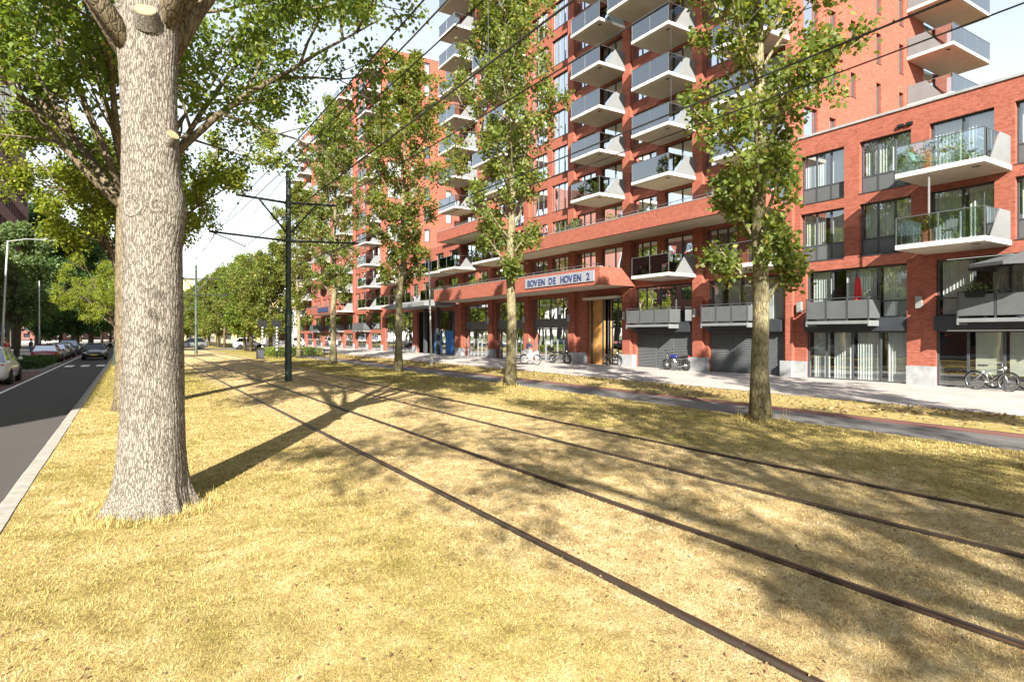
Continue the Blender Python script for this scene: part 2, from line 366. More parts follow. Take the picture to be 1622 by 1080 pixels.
sheet('leaf_verge', 'grass_ground', 16.05, 19.5, -40, 330, 0.0)
sheet('pavement_right', 'paving', 19.5, 28.3, -40, 330, 0.012)
sheet('square_right', 'paving_far', 28.3, 160, 122, 330, 0.012)
# white road line and the three zebra blocks
sheet('road_line', 'white_paint', -4.16, -4.03, -60, 300, -0.092)
zc = sheet('crossing_markings', 'asphalt', -4.0, -1.4, 50.6, 54.6, -0.0965)
for x in (-3.75, -2.85, -1.95):
    sheet('stripe', 'white_paint', x, x+0.5, 51.2, 54.0, -0.092, zc)
# kerb stones beside the grass
kerb_root = tag(mk('kerb', None), kind='structure')
mbk = MB(); mbk.prism([(-0.10, -0.16), (0.10, -0.16), (0.10, 0.012), (-0.075, 0.012), (-0.10, -0.012)], 'y', 0.006, 0.994); mek = mbk.mesh('kerb_stone', 'kerb')
for i in range(-6, 60): mk('kerb_stone', mek, kerb_root, (-1.26+random.uniform(-.006, .006), i, random.uniform(-.006, .004)), random.uniform(-.006, .006))
MB().box(-1.36, -1.16, 60, 330, -0.16, 0.01).build('kerb_far_end', 'kerb', kerb_root)
MB().box(-6.75, -6.6, -60, 330, -0.16, 0.012).build('kerb_of_pavement', 'kerb', kerb_root)
# planted island between the parking bays
isl = MB().box(-6.6, -4.3, 46, 57, -0.15, 0.0).build('planted_island', 'kerb'); tag(isl, kind='structure')

# ---------------------------------------------------------------- facades
class Face:
    """local x along the facade, y outward, z up"""
    def __init__(s, kind, pos): s.kind = kind; s.pos = pos; s.rz = {'street': R(90), 'side': R(180), 'east': R(-90)}[kind]
    def w(s, a, z, out):
        if s.kind == 'street': return (s.pos-out, a, z)
        if s.kind == 'side': return (a, s.pos-out, z)
        return (s.pos+out, a, z)
    def org(s, a0, a1, z): return s.w(a0 if s.kind == 'street' else a1, z, 0)
def wall(mb, fc, a0, a1, z0, z1, ops, depth=0.28):
    A = sorted({a0, a1, *[max(a0, min(a1, v)) for o in ops for v in o[:2]]}); Z = sorted({z0, z1, *[max(z0, min(z1, v)) for o in ops for v in o[2:4]]})
    for zi in range(len(Z)-1):
        start = None
        for ai in range(len(A)):
            hole = True
            if ai < len(A)-1:
                ca, cz = (A[ai]+A[ai+1])/2, (Z[zi]+Z[zi+1])/2
                hole = any(o[0] < ca < o[1] and o[2] < cz < o[3] for o in ops)
            if not hole and start is None: start = A[ai]
            if hole and start is not None:
                e = A[ai]; mb.quad(fc.w(start, Z[zi], 0), fc.w(e, Z[zi], 0), fc.w(e, Z[zi+1], 0), fc.w(start, Z[zi+1], 0)); start = None
    for o in ops:
        l, r, b, t_ = o[:4]
        for p, q in (((l, b), (r, b)), ((r, b), (r, t_)), ((r, t_), (l, t_)), ((l, t_), (l, b))):
            mb.quad(fc.w(*p, 0), fc.w(*q, 0), fc.w(*q, -depth), fc.w(*p, -depth))
_wc = {}
def cached(key, fn):
    if key not in _wc: _wc[key] = fn()
    return _wc[key]
def rel(o, parent): 
    if parent is not None: o.location = Vector(o.location)-parent.location
    return o
def curtain_mesh(w, h, seed):
    rr = random.Random(seed); n = max(6, int(w/0.035)); m = MB(); vs = []
    ph = rr.uniform(0, 6); k1 = rr.uniform(38, 55)
    for i in range(n+1):
        x = w*i/n; y = 0.035*math.sin(k1*x+ph+1.5*math.sin(3*x))
        vs += [(x, y, 0), (x, y+0.01*math.sin(9*x), h)]
    m.add(vs, [(2*i, 2*i+2, 2*i+3, 2*i+1) for i in range(n)]); return m.mesh('curtain', 'curtain', True)
def window(parent, fc, a0, a1, z0, z1, cols=2, sp=0.0, tr=0.0, detail=1, curt=None, name='window', room=1.1, kind='glass', rec=0.13, spmat='panel_grey'):
    w, h = round(a1-a0, 3), round(z1-z0, 3); fr = 0.06
    cs = [1]*cols if isinstance(cols, int) else list(cols); tot = sum(cs); xs = [0]
    for c in cs: xs.append(xs[-1]+w*c/tot)
    bars = [v for v in (sp, tr) if v > 0]
    def frame():
        m = MB(); y0, y1 = -rec-0.07, -rec
        m.box(0.004, fr, y0, y1, 0.004, h-0.004); m.box(w-fr, w-0.004, y0, y1, 0.004, h-0.004)
        m.box(fr, w-fr, y0, y1, 0.004, fr); m.box(fr, w-fr, y0, y1, h-fr, h-0.004)
        for x in xs[1:-1]: m.box(x-0.04, x+0.04, y0, y1+0.004, fr, h-fr)
        for z in bars: m.box(fr, w-fr, y0, y1+0.002, z-0.035, z+0.035)
        m.box(-0.02, w+0.02, y1-0.02, 0.03, -0.03, 0.0)                 # sill
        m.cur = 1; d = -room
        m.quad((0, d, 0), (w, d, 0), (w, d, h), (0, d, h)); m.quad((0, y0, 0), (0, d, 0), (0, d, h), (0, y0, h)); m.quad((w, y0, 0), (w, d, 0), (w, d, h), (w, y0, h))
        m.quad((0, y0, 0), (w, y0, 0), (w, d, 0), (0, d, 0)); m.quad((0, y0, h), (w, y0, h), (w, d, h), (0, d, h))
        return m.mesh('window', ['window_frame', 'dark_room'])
    key = (w, h, tuple(cs), sp, tr, rec, room)
    o = rel(mk(name, cached(('f',)+key, frame), parent, fc.org(a0, a1, z0), fc.rz), parent)
    rows = [0]+sorted(bars)+[h]
    yg = -rec-0.035
    spans = [(xs[i], xs[i+1]) for i in range(len(cs))] if detail else [(0, w)]
    for (l, r) in spans:
        for ri in range(len(rows)-1):
            b, t_ = rows[ri]+0.04, rows[ri+1]-0.04
            if sp and ri == 0:
                def pn(l=l, r=r, b=b, t_=t_): return MB().box(l+0.045, r-0.045, yg-0.02, yg+0.025, b, t_).mesh('panel', spmat)
                mk('panel', cached(('p', l, r, b, t_, yg, spmat), pn), o)
            else:
                def gl(l=l, r=r, b=b, t_=t_): return MB().quad((l+0.03, yg, b), (r-0.03, yg, b), (r-0.03, yg, t_), (l+0.03, yg, t_)).mesh('pane', kind)
                mk('pane', cached(('g', l, r, b, t_, yg, kind), gl), o)
    for (c0, c1) in (curt or []):
        s_ = random.randrange(3); cw = round((c1-c0)*w-0.06, 2); ch = h-max(sp, 0)-0.08
        mk('curtain', cached(('c', cw, round(ch, 2), s_), lambda: curtain_mesh(cw, ch, s_)), o, (c0*w+0.03, -rec-0.24, sp+0.04))
    return o
def rcurt(p=0.8):
    if random.random() > p: return []
    k = random.random()
    if k < 0.35: return [(0.0, 1.0)]
    if k < 0.6: return [(0.0, random.uniform(.25, .5)), (random.uniform(.6, .8), 1.0)]
    if k < 0.8: return [(0.0, random.uniform(.3, .7))]
    return [(random.uniform(.3, .6), 1.0)]
def balcony(parent, fc, a0, a1, z, dep=2.4, detail=1, panel_at='low', name='balcony'):
    """glass balcony: slab, front and side glass, handrail, a grey wing panel at one end"""
    w = round(a1-a0, 3)
    flip = (panel_at == 'low') == (fc.kind == 'street')                 # wing panel on the near end
    def slab():
        m = MB(); m.box(0, w, 0.0, dep, -0.20, -0.02); m.cur = 1; m.box(0.06, w-0.06, 0.0, dep-0.10, -0.232, -0.2005); 
        m.cur = 2; m.box(0.3 if flip else w-0.55, 0.55 if flip else w-0.3, dep-0.5, dep-0.34, -0.245, -0.2325); return m.mesh('balcony', ['slab_white', 'soffit', 'black_plastic'])
    o = rel(mk(name, cached(('bs', w, dep, flip), slab), parent, fc.org(a0, a1, z), fc.rz), parent)
    n = 3 if w > 4 else 2
    ws = w/n
    for i in range(n):
        mk('glass_panel', cached(('bg', w, dep, i), lambda: MB().box(i*ws+0.02, (i+1)*ws-0.02, dep-0.055, dep-0.043, 0.03, 1.03).mesh('glass_panel', 'glass_clear')), o)
    xe = w-0.05 if flip else 0.05
    mk('glass_panel', cached(('bge', w, dep, flip), lambda: MB().box(xe-0.006, xe+0.006, 0.06, dep-0.08, 0.03, 1.03).mesh('glass_panel', 'glass_clear')), o)
    xw = 0.05 if flip else w-0.05
    mk('side_panel', cached(('bw', w, dep, flip), lambda: MB().prism([(0.02, -0.16), (dep*0.80, -0.16), (dep*0.42, 1.08), (0.02, 1.08)], 'x', xw-0.02, xw+0.02).mesh('side_panel', 'panel_light')), o)
    if detail:
        mk('glass_panel', cached(('bgw', w, dep, flip), lambda: MB().prism([(dep*0.83, 0.03), (dep-0.08, 0.03), (dep-0.08, 1.03), (dep*0.47, 1.03)], 'x', xw-0.006, xw+0.006).mesh('glass_panel', 'glass_clear')), o)
    def rail():
        m = MB(); m.box(0.0, w, dep-0.07, dep-0.03, 1.03, 1.06); m.box(xe-0.018, xe+0.018, 0, dep-0.07, 1.032, 1.058); m.box(xw-0.016, xw+0.016, dep*0.42, dep-0.07, 1.034, 1.056)
        for i in range(n+1):
            x = min(max(i*ws, 0.02), w-0.02); m.box(x-0.018, x+0.018, dep-0.066, dep-0.034, -0.10, 1.03)
        return m.mesh('handrail', 'rail_metal')
    mk('handrail', cached(('br', w, dep, flip), rail), o)
    return o
def mezz_balcony(parent, fc, a0, a1, z, dep=1.0, n=3):
    w = round(a1-a0, 3)
    o = rel(mk('balcony', cached(('ms', w, dep), lambda: MB().box(0, w, 0, dep, -0.14, 0).box(0, 0.05, 0, dep, -0.24, -0.14).box(w-0.05, w, 0, dep, -0.24, -0.14).mesh('balcony', 'panel_light')), parent, fc.org(a0, a1, z), fc.rz), parent)
    ws = w/n
    for i in range(n):
        mk('panel', cached(('mp', w, dep, i, n), lambda: MB().box(i*ws+0.05, (i+1)*ws-0.05, dep-0.05, dep-0.02, 0.10, 0.90).mesh('panel', 'panel_grey')), o)
    for k, x in enumerate((0.03, w-0.03)):
        mk('side_panel', cached(('me', w, dep, k), lambda: MB().box(x-0.015, x+0.015, 0.05, dep-0.06, 0.10, 0.90).mesh('side_panel', 'panel_grey')), o)
    def rail():
        m = MB(); m.box(0, w, dep-0.06, dep-0.01, 1.0, 1.04)
        for x in (0.03, w-0.03): m.box(x-0.02, x+0.02, 0, dep-0.06, 1.002, 1.036)
        for i in range(n+1):
            x = min(max(i*ws, 0.025), w-0.025); m.box(x-0.025, x+0.025, dep-0.058, dep-0.012, 0.0, 1.0)
        return m.mesh('handrail', 'window_frame')
    mk('handrail', cached(('mr', w, dep, n), rail), o); return o
def wall_lamp(parent, fc, a, z):
    rel(mk('wall_lamp', cached('wl', lambda: MB().box(-0.03, 0.03, 0, 0.06, 0.05, 0.25).box(-0.11, 0.11, 0.06, 0.24, -0.10, 0.40).mesh('wall_lamp', 'lamp_grey')), parent, fc.w(a, z, 0), fc.rz), parent)
def fascia(parent, y0, y1, z0, z1, xf, xb=28.0, name='terrace_parapet', rail=True):
    """projecting brick parapet with a soffit and a low rail on top"""
    m = MB(); e = 0.5
    # front, two ends slanting back a little, soffit, inner side
    m.prism([(xf, y0), (xf, y1), (xf+0.25, y1), (xf+0.25, y0)], 'z', z0, z1)
    for ya, s_ in ((y0, 1), (y1, -1)):
        m.add([(xf+0.251, ya, z0), (xb, ya, z0), (xb-1.2, ya, z1), (xf+0.251, ya, z1), (xf+0.251, ya+0.2*s_, z0), (xb, ya+0.2*s_, z0), (xb-1.2, ya+0.2*s_, z1), (xf+0.251, ya+0.2*s_, z1)],
              [(0,1,2,3), (4,7,6,5), (3,2,6,7), (0,4,5,1), (1,5,6,2)])
    o = m.build(name, 'brick_red', parent); o.location = Vector((0,0,0))-parent.location
    s = MB(); s.box(xf+0.26, xb-0.005, y0+0.21, y1-0.21, z0+0.02, z0+0.22); s.build('soffit', 'soffit', o)
    MB().box(xf-0.02, xf+0.27, y0-0.01, y1+0.01, z1, z1+0.04).build('coping', 'coping', o)
    if rail:
        r_ = MB(); r_.box(xf+0.10, xf+0.13, y0+0.3, y1-0.3, z1+0.22, z1+0.25); n = int((y1-y0)/2.4)
        for i in range(n+1):
            y = y0+0.35+(y1-y0-0.7)*i/n; r_.box(xf+0.10, xf+0.13, y-0.015, y+0.015, z1+0.04, z1+0.22)
        r_.build('rail', 'rail_metal', o)
    return o

ST = Face('street', 28.0); STP = Face('street', 27.76); FL = 2.81
def lev(k): return 2.81*k

# ---- building 1: tower, with the lower wing beside it as a building of its own
tower = thing('apartment_tower', 'red brick apartment tower with the lettered parapet and stacked glass balconies behind the street trees', 'building', (28, 36.2, 0))
P = [18.3, 24.25, 30.2, 36.15, 42.2, 48.2, 54.2]
TOPL = 15; ZT = lev(TOPL)
ops = []; wins = []; bals = []
for b in range(6):
    p, q = P[b], P[b+1]; near = b != 5
    for k in range(2, TOPL):
        z = lev(k)
        if b == 3: spec = [(p+0.5, p+2.7, 0.40, 2.42, 0), (p+3.35, p+5.55, 0.40, 2.42, 0)]
        elif near: spec = [(p+0.45, p+2.75, 0.04, 2.42, 1), (p+3.4, q-0.42, 0.40, 2.42, 0)]
        else: spec = [(p+0.45, p+2.5, 0.40, 2.42, 0), (p+3.1, q-0.42, 0.04, 2.42, 1)]
        for (l, r, zb, zt, door) in spec:
            ops.append((l, r, z+zb, z+zt)); wins.append((l, r, z+zb, z+zt, door))
        if b != 3:
            wide = (b == 1 and k in (8, 10, 11)) or (b == 4 and k % 3 == 0)
            y0, y1 = (p+0.12, p+(5.3 if wide else 3.1)) if near else (q-3.3, q+0.15)
            skip = (k == 3 and b < 4) or (k == 4 and b >= 4) or (k == 2 and b >= 2)
            if not skip: bals.append((y0, y1, z))
# ground openings of the tower
g_ops = [(18.92, 23.65, 0, 5.15), (24.88, 29.55, 0, 5.15), (30.87, 34.6, 0, 4.75), (36.78, 41.7, 0, 4.95), (42.82, 47.55, 0, 4.95), (48.85, 53.6, 0, 4.95)]
mb = MB(); wall(mb, ST, P[0], P[-1], 0, ZT, ops+g_ops)
SD = Face('side', 18.3); s_ops = []
for k in range(4, TOPL):
    z = lev(k); s_ops += [(28.75, 29.95, z+0.15, z+2.35), (31.0, 31.6, z+0.9, z+2.2), (33.0, 33.5, z+0.9, z+2.2), (35.6, 36.1, z+0.5, z+2.2), (38.1, 38.6, z+0.5, z+2.2), (41.0, 42.9, z+0.1, z+2.3)]
wall(mb, SD, 28.0, 44.0, 0, ZT, s_ops)
mb.quad((44, 18.3, 0), (44, 54.2, 0), (44, 54.2, ZT), (44, 18.3, ZT)); mb.quad((28, 54.2, 0), (44, 54.2, 0), (44, 54.2, ZT), (28, 54.2, ZT))
mb.quad((28, 18.3, ZT), (44, 18.3, ZT), (44, 54.2, ZT), (28, 54.2, ZT))
rel(mb.build('wall', 'brick_red', tower), tower)
for (l, r, zb, zt, door) in wins:
    near_d = 1
    window(tower, ST, l, r, zb, zt, cols=[1.0, 1.3] if door else 3, detail=near_d if zb < 26 else 0, curt=rcurt(0.45) if zb < 26 else None, kind='glass')
for (l, r, zb, zt) in s_ops: window(tower, SD, l, r, zb, zt, cols=1, detail=0, room=0.6, curt=[(0, 1)] if r-l > 1 and random.random() < .7 else None)
for (y0, y1, z) in bals: balcony(tower, ST, y0, y1, z, 2.45)
for z in (18.5, 21.31, 24.12, 15.69): balcony(tower, SD, 39.0, 43.8, z, 2.4, panel_at='low')
f1 = fascia(tower, 18.6, 42.3, 8.25, 9.18, 25.3)
f2 = fascia(tower, 29.6, 54.2, 5.25, 6.38, 25.0)
f3 = fascia(tower, 44.0, 54.2, 11.0, 11.95, 25.3)
# the lettered board
sg = rel(MB().box(24.93, 24.998, 30.1, 38.0, 5.50, 6.20).build('sign_board', 'sign_panel', tower), tower)
fc_ = bpy.data.curves.new('letters', 'FONT'); fc_.body = 'X'; 
def letter_mesh(ch, h):
    c = bpy.data.curves.new('letter', 'FONT'); c.body = ch; c.size = h/0.69; c.extrude = 0.03; c.offset = 0.012; c.align_x = 'CENTER'
    o = bpy.data.objects.new('tmp', c); col.objects.link(o); bpy.context.view_layer.update()
    me = bpy.data.meshes.new_from_object(o.evaluated_get(bpy.context.evaluated_depsgraph_get())); bpy.data.objects.remove(o)
    me.materials.clear(); me.materials.append(MATS['sign_letter']); return me
txt = 'BOVEN DE HOVEN 2'; yy = 37.7; adv = 7.3/len(txt)
lc = {}
def put_text(txt, y_start, adv, x, z, h, parent):
    y_ = y_start
    for ch in txt:
        if ch != ' ':
            if (ch, h) not in lc: lc[(ch, h)] = letter_mesh(ch, h)
            o = mk('letter', lc[(ch, h)], parent, (x, y_-adv/2, z)); o.rotation_euler = (R(90), 0, R(-90))
        y_ -= adv
put_text(txt, 37.72, adv, 24.92, 5.62, 0.44, sg)
# piers: stone plinths, wall lamps
for (a, b) in ((11.95, 13.25), (17.75, 18.92), (23.65, 24.88), (29.55, 30.87), (34.6, 36.78), (41.7, 42.82), (47.55, 48.85), (53.6, 54.2)):
    if a > 18.5: rel(MB().box(27.70, 28.05, a-0.01, b+0.01, 0, 0.80).build('plinth', 'plinth_stone', tower), tower)
for i, p in enumerate(P): rel(MB().box(27.76, 28.01, (18.305 if i == 0 else p-0.36), p+0.36-(0.36 if i == 6 else 0), 0.80, ZT).build('pier', 'brick_red', tower), tower)
for a in (24.27, 30.2, 36.2, 42.3, 48.2): wall_lamp(tower, STP, a, 3.2)
# ground floor infill
def garage(parent, fc, a0, a1):
    w = round(a1-a0, 3)
    def door():
        m = MB(); m.box(0, w, -0.26, -0.2, 0, 2.26)
        return m.mesh('garage_door', 'panel_grey')
    o = rel(mk('garage_door', cached(('gd', w), door), parent, fc.org(a0, a1, 0), fc.rz), parent)
    n = 22; cw = [(0.06, w*0.30), (w*0.33, w*0.62), (w*0.65, w-0.06)]
    def sl(x0, x1): 
        return MB().prism([(-0.20, 0.0), (-0.165, 0.01), (-0.20, 0.088)], 'x', x0, x1).mesh('slat', 'panel_grey')
    for ci, (x0, x1) in enumerate(cw):
        me = cached(('gsl', w, ci), lambda: sl(x0, x1))
        for i in range(n): mk('slat', me, o, (0, 0, 0.10+i*0.096))
    rel(MB().box(27.82, 27.99, a0+0.005, a1-0.005, 2.265, 2.85).build('spandrel', 'panel_dark', parent), parent)
    return o
for (a0, a1, b0, b1) in ((18.95, 23.62, 20.3, 23.35), (24.9, 29.53, 25.7, 29.4)):
    garage(tower, ST, a0, a1); window(tower, ST, a0, a1, 2.86, 5.13, cols=[1.1, 1, 1, .7], tr=0.0, curt=[(0.02, .27), (.30, .55), (.58, .78), (.84, .98)] if a0 < 20 else [(0.04, .18), (0.6, .75)], room=2.0)
    mezz_balcony(tower, ST, b0, b1, 2.72)
shop = lambda a0, a1: window(tower, ST, a0, a1, 0, 4.95, cols=[.8, 1.5, 1.5, .7], sp=0, tr=2.55, room=4.0, rec=0.2, curt=None, name='shopfront')
for a0, a1 in ((36.78, 41.7), (42.82, 47.55), (48.85, 53.6)):
    s_ = shop(a0, a1); w = a1-a0
    MB().box(0.1, w-0.1, -0.225, -0.19, 2.62, 3.35).build('panel', 'panel_grey', s_)
    for x in (w*0.34, w*0.50, w*0.66): MB().box(x-0.03, x+0.03, -0.235, -0.17, 0.05, 2.5).build('door_stile', 'panel_light', s_)
# entrance recess: timber wall, white column, glazed screen
window(tower, ST, 30.87, 33.0, 0, 4.72, cols=2, tr=2.6, room=2.5, rec=0.6, name='entrance_screen')
rel(MB().box(28.25, 28.4, 33.0, 34.6, 0, 4.75).build('timber_wall', 'wood_wall', tower), tower)
rel(MB().box(28.18, 28.24, 32.95, 33.05, 0, 4.75).box(28.1, 28.249, 34.2, 34.24, 0, 4.75).build('entrance_post', 'window_frame', tower), tower)
rel(MB().box(27.6, 28.1, 30.9, 34.6, 4.55, 4.72).build('entrance_lintel', 'slab_white', tower), tower)
for (a, z) in ((24.27, 1.0),): pass

# ---- building 2: the lower wing
wing = thing('apartment_wing', 'four storey red brick apartment wing with flat parapet and grey window panels', 'building', (28, 8, 0))
ops = [(13.15, 17.7, 0, 5.15), (7.3, 12.05, 0, 5.15), (1.5, 6.2, 0, 5.15)]
up = []
for k in (2, 3):
    z = lev(k)
    for (l, r, c, bal) in ((15.84, 18.0, 3, 0), (12.98, 15.14, 3, 0), (10.05, 12.29, 2, 1), (7.2, 9.4, 3, 0), (4.3, 6.5, 3, 0), (1.4, 3.6, 2, 1)):
        b_ = z+(0.03 if bal else 0.03); up.append((l, r, b_, z+2.36, c, bal)); ops.append((l, r, b_, z+2.36))
mb = MB(); wall(mb, ST, -2, 18.296, 0, 11.68, ops)
mb.quad((28, -2, 0), (42, -2, 0), (42, -2, 11.68), (28, -2, 11.68)); mb.quad((28, -2, 11.2), (44, -2, 11.2), (44, 18.29, 11.2), (28, 18.29, 11.2))
mb.quad((28.3, -2, 11.2), (28.3, 18.29, 11.2), (28.3, 18.29, 11.68), (28.3, -2, 11.68))
rel(mb.build('wall', 'brick_red', wing), wing)
rel(MB().box(27.94, 28.34, -2.05, 18.28, 11.68, 11.78).build('coping', 'coping', wing), wing)
for (l, r, zb, zt, c, bal) in up:
    window(wing, ST, l, r, zb, zt, cols=[1, 1.05] if bal else c, sp=0 if bal else 0.74, curt=[(0, .45), (.55, 1)] if bal else [(0, 1)] if random.random() < .5 else [(0, .4), (.5, 1.0)], kind='glass', rec=0.19)
for k in (2, 3):
    balcony(wing, ST, 9.5, 12.5, lev(k)+0.02, 2.3); balcony(wing, ST, 0.9, 3.9, lev(k)+0.02, 2.3)
for (a0, a1, b0, b1, nn) in ((13.15, 17.7, 14.2, 17.1, 3), (7.3, 12.05, 7.2, 10.9, 3)):
    w1 = window(wing, ST, a0, a1, 2.86, 5.13, cols=[1.2, 1, 1.1, 1.25] , tr=0.72, curt=[(0.02, .26), (.30, .62), (.74, .98)], room=2.5)
    rel(MB().box(27.82, 27.99, a0+0.005, a1-0.005, 2.265, 2.85).build('spandrel', 'panel_dark', wing), wing)
    if a0 > 13: window(wing, ST, a0, a1, 0, 2.26, cols=[1.15, 1.25, 1.25, 0.95], curt=[(.02, .22), (.28, .50), (.56, .74), (.78, .97)], room=2.5, name='glazed_door')
    else:
        g_ = window(wing, ST, a0, a1, 0, 2.26, cols=[1.3, 1.2, 1.2, 1.1], curt=None, room=2.5, name='glazed_door')
        for x0, x1 in ((0.15, 1.2), (1.35, 2.35), (2.5, 3.45)): MB().box(x0, x1, -0.30, -0.27, 0.55, 2.2).build('blind', 'blind', g_)
    mezz_balcony(wing, ST, b0, b1, 2.72, 1.0, nn)
window(wing, ST, 1.5, 6.2, 0, 5.13, cols=4, tr=2.6, room=2)
for (a, b) in ((12.05, 13.15), (17.7, 18.28), (6.2, 7.3)): rel(MB().box(27.955, 28.05, a-0.01, b+0.01, 0, 0.80).build('plinth', 'plinth_stone', wing), wing)
rel(MB().box(27.70, 28.05, 18.305, 18.93, 0, 0.80).build('plinth', 'plinth_stone', tower), tower)
for a in (12.6, 17.95): wall_lamp(wing, ST, a, 3.3)
for (a, z) in ((13.2, 10.95), (12.1, 9.9)): rel(MB().box(27.9, 28.0, a-0.3, a-0.05, z, z+0.12).box(27.9, 28.0, a+0.05, a+0.3, z, z+0.12).build('wall_vent', 'black_plastic', wing), wing)

rel(MB().box(25.83, 25.88, 11.33, 11.38, 5.64, 8.22).build('support_post', 'lamp_grey', wing), wing)
# ---- building 3: low link between the towers
link = thing('apartment_link', 'low brick link building with wide dark opening and pale canopy between the two towers', 'building', (28, 65.2, 0))
ops = [(55.7, 65.3, 0, 4.7), (66.6, 70.6, 0, 4.8), (71.8, 75.6, 0, 4.8)]; up = []
for k in (2, 3):
    z = lev(k)
    for l in (55.0, 58.3, 61.6, 64.9, 68.2, 71.5): up.append((l, l+2.0, z+0.3, z+2.3))
mb = MB(); wall(mb, ST, 54.21, 76.2, 0, 11.5, ops+up); mb.quad((28, 54.21, 11.5), (44, 54.21, 11.5), (44, 76.2, 11.5), (28, 76.2, 11.5))
rel(mb.build('wall', 'brick_red', link), link)
for i, (l, r, zb, zt) in enumerate(up): window(link, ST, l, r, zb, zt, cols=2, detail=0, curt=rcurt(.5))
for (y0, k) in ((55.0, 2), (55.2, 3), (62, 2), (68.5, 2), (68.5, 3)): balcony(link, ST, y0, y0+4.4, lev(k), 2.2, detail=0)
for a0, a1 in ((66.6, 70.6), (71.8, 75.6)): window(link, ST, a0, a1, 0, 4.8, cols=3, tr=2.6, detail=0, room=3)
window(link, ST, 55.7, 65.3, 0, 4.7, cols=5, tr=2.7, detail=1, room=5, name='glazed_entrance', rec=1.2)
rel(MB().prism([(24.4, 4.95), (28, 4.95), (28, 5.35), (25.2, 5.55), (24.4, 5.3)], 'y', 55.2, 66.0).build('canopy', 'panel_light', link), link)
for y in (58.6, 61.8): rel(MB().box(27.4, 27.75, y, y+0.35, 0, 4.95).build('column', 'window_frame', link), link)
for (a, b) in ((54.21, 55.7), (65.3, 66.6), (70.6, 71.8)): rel(MB().box(27.955, 28.05, a+0.01, b, 0, 0.8).build('plinth', 'plinth_stone', link), link)

# ---- building 4: far tower
tower2 = thing('apartment_tower', 'farther red brick apartment tower rising over the track poles with a flat roofline', 'building', (28, 99.5, 0))
Y0, Y1, Z2 = 76.26, 123.5, lev(14); S2 = Face('side', Y0)
ops = []; wn2 = []; bl2 = []
for b in range(8):
    p = Y0+0.1+b*5.9
    for k in range(2, 14):
        z = lev(k)
        for (l, r, zb) in ((p+0.5, p+2.7, 0.05), (p+3.4, p+5.5, 0.4)): ops.append((l, r, z+zb, z+2.4)); wn2.append(ops[-1])
        if (b+k) % 7 and b % 2 == 0 or b > 5: bl2.append((p+0.15, p+3.3+(2 if (k % 4 == 0 and b == 2) else 0), z))
    ops.append((p+0.8, p+5.2, 0, 2.3)); ops.append((p+0.8, p+5.2, 2.85, 5.0)); wn2 += ops[-2:]
s_ops = []
for k in range(3, 14):
    z = lev(k); s_ops += [(28.55, 30.6, z+0.3, z+2.4), (31.8, 32.5, z+0.6, z+2.3), (33.8, 34.6, z+0.6, z+2.3), (37, 37.9, z+.6, z+2.3)]
mb = MB(); wall(mb, ST, Y0, Y1, 0, Z2, ops); wall(mb, S2, 28, 44, 0, Z2, s_ops)
mb.quad((28, Y0, Z2), (44, Y0, Z2), (44, Y1, Z2), (28, Y1, Z2)); mb.quad((28, Y1, 0), (44, Y1, 0), (44, Y1, Z2), (28, Y1, Z2))
rel(mb.build('wall', 'brick_red', tower2), tower2)
rel(MB().box(27.93, 28.3, Y0-0.07, Y1, Z2, Z2+0.25).box(28.3, 44, Y0-0.07, Y0+0.25, Z2, Z2+0.25).build('coping', 'coping', tower2), tower2)
for (l, r, zb, zt) in wn2: window(tower2, ST, l, r, zb, zt, cols=2, detail=0, room=0.7)
for (l, r, zb, zt) in s_ops: window(tower2, S2, l, r, zb, zt, cols=2 if r-l > 1 else 1, detail=0, room=0.7, curt=[(0, 1)] if random.random() < .45 else None)
for (y0, y1, z) in bl2: balcony(tower2, ST, y0, y1, z, 2.3, detail=0)
for p in (Y0+6, Y0+18, Y0+30):
    for j in range(3): mezz_balcony(tower2, ST, p+1.7*j-1.0, p+1.7*j+0.5, 2.72, 1.0, 2)
f4 = fascia(tower2, 89.5, 104.5, 5.25, 6.38, 25.0)
rel(MB().box(24.93, 24.998, 91, 97, 5.5, 6.2).build('sign_board', 'sign_letter', tower2), tower2)
for b in range(8): rel(MB().box(27.76, 28.01, Y0+b*5.9-.3+(.3 if b == 0 else 0), Y0+b*5.9+.4, 5.3, Z2).build('pier', 'brick_red', tower2), tower2)
for b in range(8): rel(MB().box(27.955, 28.05, Y0+b*5.9, Y0+b*5.9+0.9, 0, 0.8).build('plinth', 'plinth_stone', tower2), tower2)

